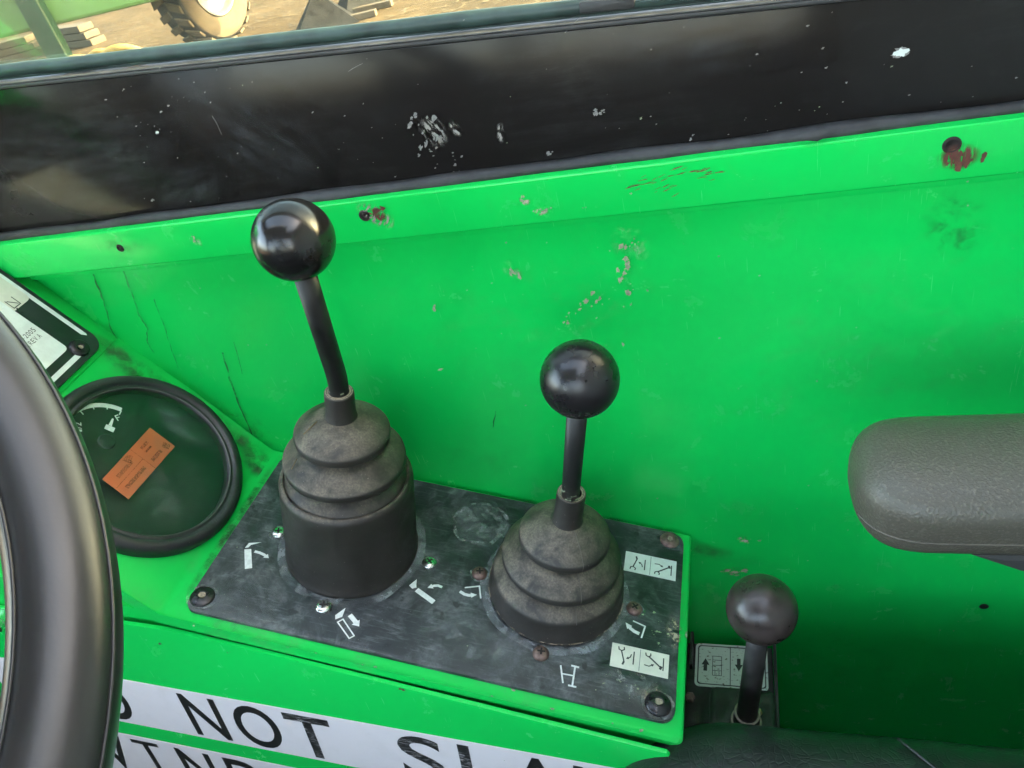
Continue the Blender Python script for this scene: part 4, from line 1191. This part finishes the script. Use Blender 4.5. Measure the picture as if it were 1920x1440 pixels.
for a in (R(100), R(170), R(240)):
    tube('spoke', [(.03 * math.cos(a), .03 * math.sin(a), -.03), (.10 * math.cos(a), .10 * math.sin(a), -.022), (.185 * math.cos(a), .185 * math.sin(a), -.002)], [.012, .010, .009], M_WHEEL, sw, 14)
tube('column', [(0, 0, -.05), (0, 0, -.36)], .028, M_TRIM, sw, 24)

# ------------------------------------------------------------------ armrest
ar = thing('armrest', Matrix.Translation((.312, -.160, .2000)) @ Matrix.Rotation(R(1.5), 4, 'Z') @ Matrix.Rotation(R(1.0), 4, 'Y'), 'dark grey speckled vinyl armrest entering from the right, above the seat', 'armrest')
def pad(L, W, Hh):
    vs, fs = [], []
    nu, nv = 60, 36
    rows = []
    for i in range(nu + 1):
        t = i / nu
        x = L * (t ** 1.7)
        # plan half-width: rounded front end
        s = min(1.0, x / .042)
        hw = W / 2 * (1 - (1 - s) ** 2.6) ** (1 / 2.6) if s < 1 else W / 2
        s2 = min(1.0, x / .026)
        hh = Hh / 2 * (1 - (1 - s2) ** 2.4) ** (1 / 2.4) if s2 < 1 else Hh / 2
        hw *= 1 + .05 * min(1.0, x / .3)
        row = []
        for k in range(nv):
            b = 2 * PI * k / nv
            ex = 3.4
            q = 1 / (abs(math.cos(b)) ** ex + abs(math.sin(b)) ** ex) ** (1 / ex)
            y = hw * q * math.cos(b); z = hh * q * math.sin(b)
            if z > 0: z *= (1 - .10 * (y / (W / 2)) ** 2)
            rows.append((x, y, z - Hh / 2))
    for i in range(nu):
        for k in range(nv):
            k2 = (k + 1) % nv
            fs.append((i * nv + k, (i + 1) * nv + k, (i + 1) * nv + k2, i * nv + k2))
    return rows, fs
vs, fs = pad(.50, .0780, .0520)
mesh_obj('pad', vs, fs, M_ARM, ar, True)
seam = []
for k in range(50):
    t = k / 49
    if t < .35:
        a = PI * .5 + (t / .35) * PI * .5
        seam.append((.034 - .034 * math.sin(a) * 1.0 + .0 - .0, 0, 0))
def seam_pts():
    out = []
    for k in range(41):
        x = .002 + .47 * (k / 40) ** 1.6
        s = min(1.0, x / .042)
        hw = .039 * (1 - (1 - s) ** 2.6) ** (1 / 2.6) if s < 1 else .039
        hw *= 1 + .05 * min(1.0, x / .3)
        out.append((x, -hw * .992 - .0002, -.0320))
    return out
tube('piping', seam_pts(), .0006, simple('dull_piping', (.085, .074, .058), .7), ar, 6)
bm_obj('arm_bracket', prism_bm([(.040, .004), (.070, -.008), (.13, -.022), (.46, -.07), (.46, .004)], -.016, .034, .004, 2), M_TRIM, ar).matrix_basis = Matrix.Translation((.012, 0, -.0510)) @ Matrix.Rotation(R(90), 4, 'X')

# ------------------------------------------------------------------ seat
seat = thing('seat', Matrix.Translation((.368, -.414, -.195)), 'black creased vinyl driver seat cushion in the lower right corner', 'seat')
def cushion(x0, y0, x1, y1, z0, z1, rc, re, mat, parent):
    vs, fs = [], []
    ring = rrect(x0, y0, x1, y1, rc, 14)
    cx, cy = (x0 + x1) / 2, (y0 + y1) / 2
    # densify straight edges
    dens = []
    for i, p in enumerate(ring):
        q = ring[(i + 1) % len(ring)]
        d = math.dist(p, q); m = max(1, int(d / .02))
        for k in range(m): dens.append((p[0] + (q[0] - p[0]) * k / m, p[1] + (q[1] - p[1]) * k / m))
    n = len(dens)
    levels = [(0, z0)]
    for k in range(9):
        a = PI / 2 * k / 8
        levels.append((re * (1 - math.cos(a)), z1 - re + re * math.sin(a)))
    for k in range(1, 9):
        levels.append((re + .018 * k, z1 + .004 * math.sin(k / 8 * PI / 2)))
    for ins, zz in levels:
        for (px, py) in dens:
            d = Vector((px - cx, py - cy)); L = d.length
            hx = (x1 - x0) / 2; hy = (y1 - y0) / 2
            kx = 1 - ins / hx; ky = 1 - ins / hy
            w = .0025 * mnoise.noise(Vector((px * 9, py * 9, zz * 6)))
            vs.append((cx + (px - cx) * kx, cy + (py - cy) * ky, zz + w))
    m = len(levels)
    for j in range(m - 1):
        for i in range(n):
            i2 = (i + 1) % n
            fs.append((j * n + i, j * n + i2, (j + 1) * n + i2, (j + 1) * n + i))
    fs.append(tuple((m - 1) * n + i for i in range(n)))
    return mesh_obj('cushion', vs, fs, mat, parent, True)
cu = cushion(-.232, -.235, .345, .240, -.10, .143, .100, .038, M_SEAT, seat)
tube('seam_piping', [(-.02 + .16 * t, .225 - .20 * t + .01 * math.sin(t * 5), .1415 + .004 * min(1, t * 3)) for t in [k / 20 for k in range(21)]], .0012, M_SEAT, seat, 8)
bm_obj('seat_base', box_bm(-.18, -.19, -.42, .28, .19, -.102, .02), M_TRIM, seat)

# ------------------------------------------------------------------ rest of the cab behind the camera: door with its window opening
door = thing('cab_door', Matrix.Translation((0, -1.36, FLOOR_Z)), 'dark cab door with a tall window, behind the driver position', 'door')
bm_obj('door_panel', box_bm(WALL_L, -.05, 0, WALL_R, 0, .36), M_TRIM, door)
bm_obj('door_light_block', box_bm(-.0395, -.045, .3605, WALL_R - .1005, -.002, 1.00, .01), M_LIGHT_BLOCK, door)  # unseen, raised to block light and darken the black band's reflection
bm_obj('door_light_block', box_bm(WALL_L + .0705, -.045, .3605, -.1005, -.002, 1.00, .01), M_LIGHT_BLOCK, door)
bm_obj('door_post', box_bm(WALL_L, -.05, .3605, WALL_L + .07, 0, 1.675), M_TRIM, door)
bm_obj('door_post', box_bm(WALL_R - .10, -.05, .3605, WALL_R, 0, 1.675), M_TRIM, door)
bm_obj('door_post', box_bm(-.10, -.045, .3605, -.04, -.005, 1.675), M_TRIM, door)
bm_obj('window_glass', box_bm(WALL_L + .072, -.028, 1.002, -.102, -.023, 1.672), glass_mat('warm_filter_glass', (.985, .925, .815)), door)  # warm tint made up to colour the daylight entering the cab
bm_obj('window_glass', box_bm(-.038, -.028, 1.002, WALL_R - .102, -.023, 1.672), bpy.data.materials['warm_filter_glass'], door)
nose = bpy.data.objects.new('cab_front_wall', None)
COL.objects.link(nose); nose['kind'] = 'structure'
nose.matrix_world = Matrix.Translation((WALL_L, 0, FLOOR_Z))
bm_obj('bulkhead_panel', box_bm(-.05, -1.36, 0, -.001, 0, .80), M_TRIM, nose)
bm_obj('windscreen', box_bm(-.030, -1.33, .802, -.025, -.01, 1.672), bpy.data.materials['warm_filter_glass'], nose)

bm_obj('roof_glass', box_bm(WALL_L + .061, -.469, 1.085, .25, -.061, 1.090), bpy.data.materials['warm_filter_glass'], roof)
bm_obj('roof_glass', box_bm(.2505, -.849, 1.085, .629, -.061, 1.090), bpy.data.materials['warm_filter_glass'], roof)  # opening added to brighten the lower wall beside the seat

# ================================================================== OUTSIDE, through the side window
# tractor wheel
TC = Vector((-7.3724, 10.8683, -1.5000))
WR = .80
axis = Vector((.985, -.17, 0)).normalized()      # outer face looks right and towards the cab
tz = Vector((0, 0, 1)); tx = tz.cross(axis).normalized()
MT = Matrix(((tx.x, tz.x, axis.x, TC.x), (tx.y, tz.y, axis.y, TC.y), (tx.z, tz.z, axis.z, TC.z + WR), (0, 0, 0, 1)))
tw = thing('tractor_wheel', MT, 'muddy tractor wheel with chunky tread and pale rim, outside the window', 'wheel')
tw.matrix_world = MT @ Matrix.Translation((0, 0, -.12))
W2 = .26
lathe('tyre', smooth_profile([(.42, -W2 * .86), (.50, -W2 * 1.0), (.66, -W2 * 1.02), (.745, -W2 * .88), (.765, -W2 * .4), (.768, 0), (.765, W2 * .4), (.745, W2 * .88), (.66, W2 * 1.02), (.50, W2 * 1.0), (.42, W2 * .86)], 3), M_TYRE, tw, 64)
lathe('mud_coat', smooth_profile([(.455, W2 * .98), (.52, W2 * 1.06), (.62, W2 * 1.09), (.69, W2 * 1.03), (.72, W2 * .97)], 3), M_MUD, tw, 64, wob=.03)
nl = 22
for i in range(nl):
    for sgn in (-1, 1):
        a = 2 * PI * (i + (.5 if sgn > 0 else 0)) / nl
        poly = [(-.085, .015), (.02, .015), (.095, W2 * .93), (-.015, W2 * .93)]
        bm = prism_bm(poly, .0, .034, .008, 1)
        M_ = Matrix.Rotation(a, 4, 'Z') @ Matrix.Translation((0.766, 0, 0)) @ Matrix(((0, 0, 1, 0), (1, 0, 0, 0), (0, sgn, 0, 0), (0, 0, 0, 1)))
        o = bm_obj('tread_block', bm, M_MUD, tw); o.matrix_basis = M_
lathe('rim', smooth_profile([(.43, W2 * .88), (.44, W2 * 1.0), (.425, W2 * 1.02), (.40, W2 * .9), (.36, W2 * .55), (.22, W2 * .45)], 3), M_RIM, tw, 48)
lathe('hub', smooth_profile([(.22, W2 * .45), (.16, W2 * .62), (.10, W2 * .8), (0, W2 * .82)], 3), M_RIM_DARK, tw, 32)

# green machine body at left
ma, mb = Vector((-9.8509, 9.2713, -0.6000)), Vector((-7.1290, 9.3938, -0.6000))
md = (mb - ma).normalized(); mn = Vector((-md.y, md.x, 0))
MM = Matrix(((md.x, mn.x, 0, ma.x), (md.y, mn.y, 0, ma.y), (0, 0, 1, -.6), (0, 0, 0, 1)))
mach = thing('green_machine', MM, 'sunlit light green machine body on a dark post, outside at the upper left', 'machine')
bm_obj('body', box_bm(-4.0, .0, 0, (mb - ma).length + 2.2, 1.6, 1.5, .05), M_MACHINE, mach)
px_ = ((Vector((-8.9896, 9.3952, -0.6000)) - ma).dot(md))
bm_obj('post', box_bm(px_ - .17, -.16, -.42, px_ + .17, -.002, 1.2, .03), M_MACHINE_DK, mach)
tube('post_foot', [(px_, -.10, -.40), (px_, -.10, -.62)], [.20, .16], M_TYRE, mach, 20)
# crates / low stuff under the machine
for i, (q, hgt, mt) in enumerate((((-12.3833, 13.4372, -1.5000), .55, M_TIMBER), ((-14.0334, 13.3949, -1.5000), .42, M_TIMBER))):
    t_ = thing('timber_stack', Matrix.Translation(q) @ Matrix.Rotation(R(-20 + 30 * i), 4, 'Z'), ('pale timber boards stacked under the green machine', 'pale timber boards lying at the left edge of the window')[i], 'timber', None)
    for k in range(3):
        bm_obj('board', box_bm(-.75 + .05 * k, -.16, k * .13, .75 - .10 * k, .16, k * .13 + .115, .01), mt, t_)
# iron castings and planks in the middle of the yard
for i, (px_c, s_, rz) in enumerate((((-5.4041, 10.3387, -1.5000), .46, .5), ((-5.1977, 11.0893, -1.5000), .36, .9))):
    t_ = thing('iron_casting', Matrix.Translation(px_c) @ Matrix.Rotation(rz, 4, 'Z'), ('dark wedge-shaped iron implement on the dry ground, nearer one', 'smaller dark iron wedge behind the nearer implement')[i], 'implement', 'iron implements in the yard')
    vs = [(-s_, -s_ * .7, 0), (s_, -s_ * .7, 0), (s_, s_ * .7, 0), (-s_, s_ * .7, 0), (-s_ * .12, -s_ * .12, s_ * .95), (s_ * .12, -s_ * .12, s_ * .95), (s_ * .12, s_ * .12, s_ * .95), (-s_ * .12, s_ * .12, s_ * .95)]
    fs = [(0, 1, 5, 4), (1, 2, 6, 5), (2, 3, 7, 6), (3, 0, 4, 7), (4, 5, 6, 7), (3, 2, 1, 0)]
    mesh_obj('casting_body', vs, fs, M_IRON, t_)
    bm_obj('lug', box_bm(-s_ * .16, -s_ * .10, s_ * .955, s_ * .16, s_ * .10, s_ * 1.15, .02), M_IRON, t_)
    bm_obj('foot', box_bm(-s_ * 1.25, -s_ * .85, 0, -s_ * .9, -s_ * .45, s_ * .3, .02), M_IRON, t_)
for i, (a_, b_) in enumerate((((-5.2435, 10.3716, -1.4500), (-4.6499, 10.4671, -1.4500)), ((-5.2358, 10.8633, -1.4500), (-4.5651, 10.9157, -1.4500)))):
    a_, b_ = Vector(a_), Vector(b_)
    d_ = (b_ - a_).normalized(); n_ = Vector((-d_.y, d_.x, 0))
    Mp = Matrix(((d_.x, n_.x, 0, a_.x), (d_.y, n_.y, 0, a_.y), (0, 0, 1, -1.5), (0, 0, 0, 1)))
    pk = bm_obj('plank', box_bm(0, -.06, 0.004, (b_ - a_).length, .06, .085, .008), M_TIMBER, None, M=Mp)
    tag(pk, ('pale plank lying in front of the iron implements', 'pale plank farther back beside the iron implements')[i], 'plank', 'planks in the yard')
# loose straw over the yard
vs, fs = [], []
rs = random.Random(3)
for k in range(9000):
    x = rs.uniform(-16, 2); y = rs.uniform(6.5, 19)
    a = rs.uniform(0, PI); L = rs.uniform(.03, .13); w = rs.uniform(.004, .012); h = rs.uniform(.003, .03)
    dx, dy = math.cos(a) * L, math.sin(a) * L; nx_, ny_ = -math.sin(a) * w, math.cos(a) * w
    b = len(vs)
    vs += [(x - dx - nx_, y - dy - ny_, -1.5 + h), (x + dx - nx_, y + dy - ny_, -1.5 + h * .3), (x + dx + nx_, y + dy + ny_, -1.5 + h * .3), (x - dx + nx_, y - dy + ny_, -1.5 + h)]
    fs.append((b, b + 1, b + 2, b + 3))
tag(mesh_obj('straw', vs, fs, M_STRAW), 'loose dry straw scattered over the yard', 'straw', kind='stuff')
# dry husks lying on the sill outside the glass
for i, (p, L, w_, rz) in enumerate(((((0.0998, 0.0093)), .046, .0085, .12), (((0.0810, 0.0088)), .034, .0070, .05), (((0.0537, 0.0067)), .036, .0060, .20), (((0.1018, 0.0047)), .030, .0050, .02))):
    vs, fs = [], []
    for k in range(13):
        t = k / 12; wd = w_ * math.sin(PI * min(1, .04 + t * .95)) ** .8
        x = (t - .5) * L
        vs += [(x, -wd * .25, .0), (x, wd * .4, .0028), (x, wd, .0010)]
    for k in range(12):
        for m in range(2):
            b = k * 3 + m
            fs.append((b, b + 3, b + 4, b + 1))
    hk = mesh_obj('dry_husk', vs, fs, M_LEAF, None, True)
    md_ = hk.modifiers.new('thick', 'SOLIDIFY'); md_.thickness = .0005
    hk.matrix_world = F_GLASS @ Matrix.Translation((p[0], p[1] - .004, -.020 - .003 * i)) @ Matrix.Rotation(rz * .5, 4, 'Z')
    tag(hk, ('long dry yellow husk behind the glass, rightmost and highest', 'dry yellow husk behind the glass, second from the right', 'dry yellow husk behind the glass, leftmost', 'thin dry yellow husk just under the longest one')[i], 'husk', 'dry husks outside the window glass')
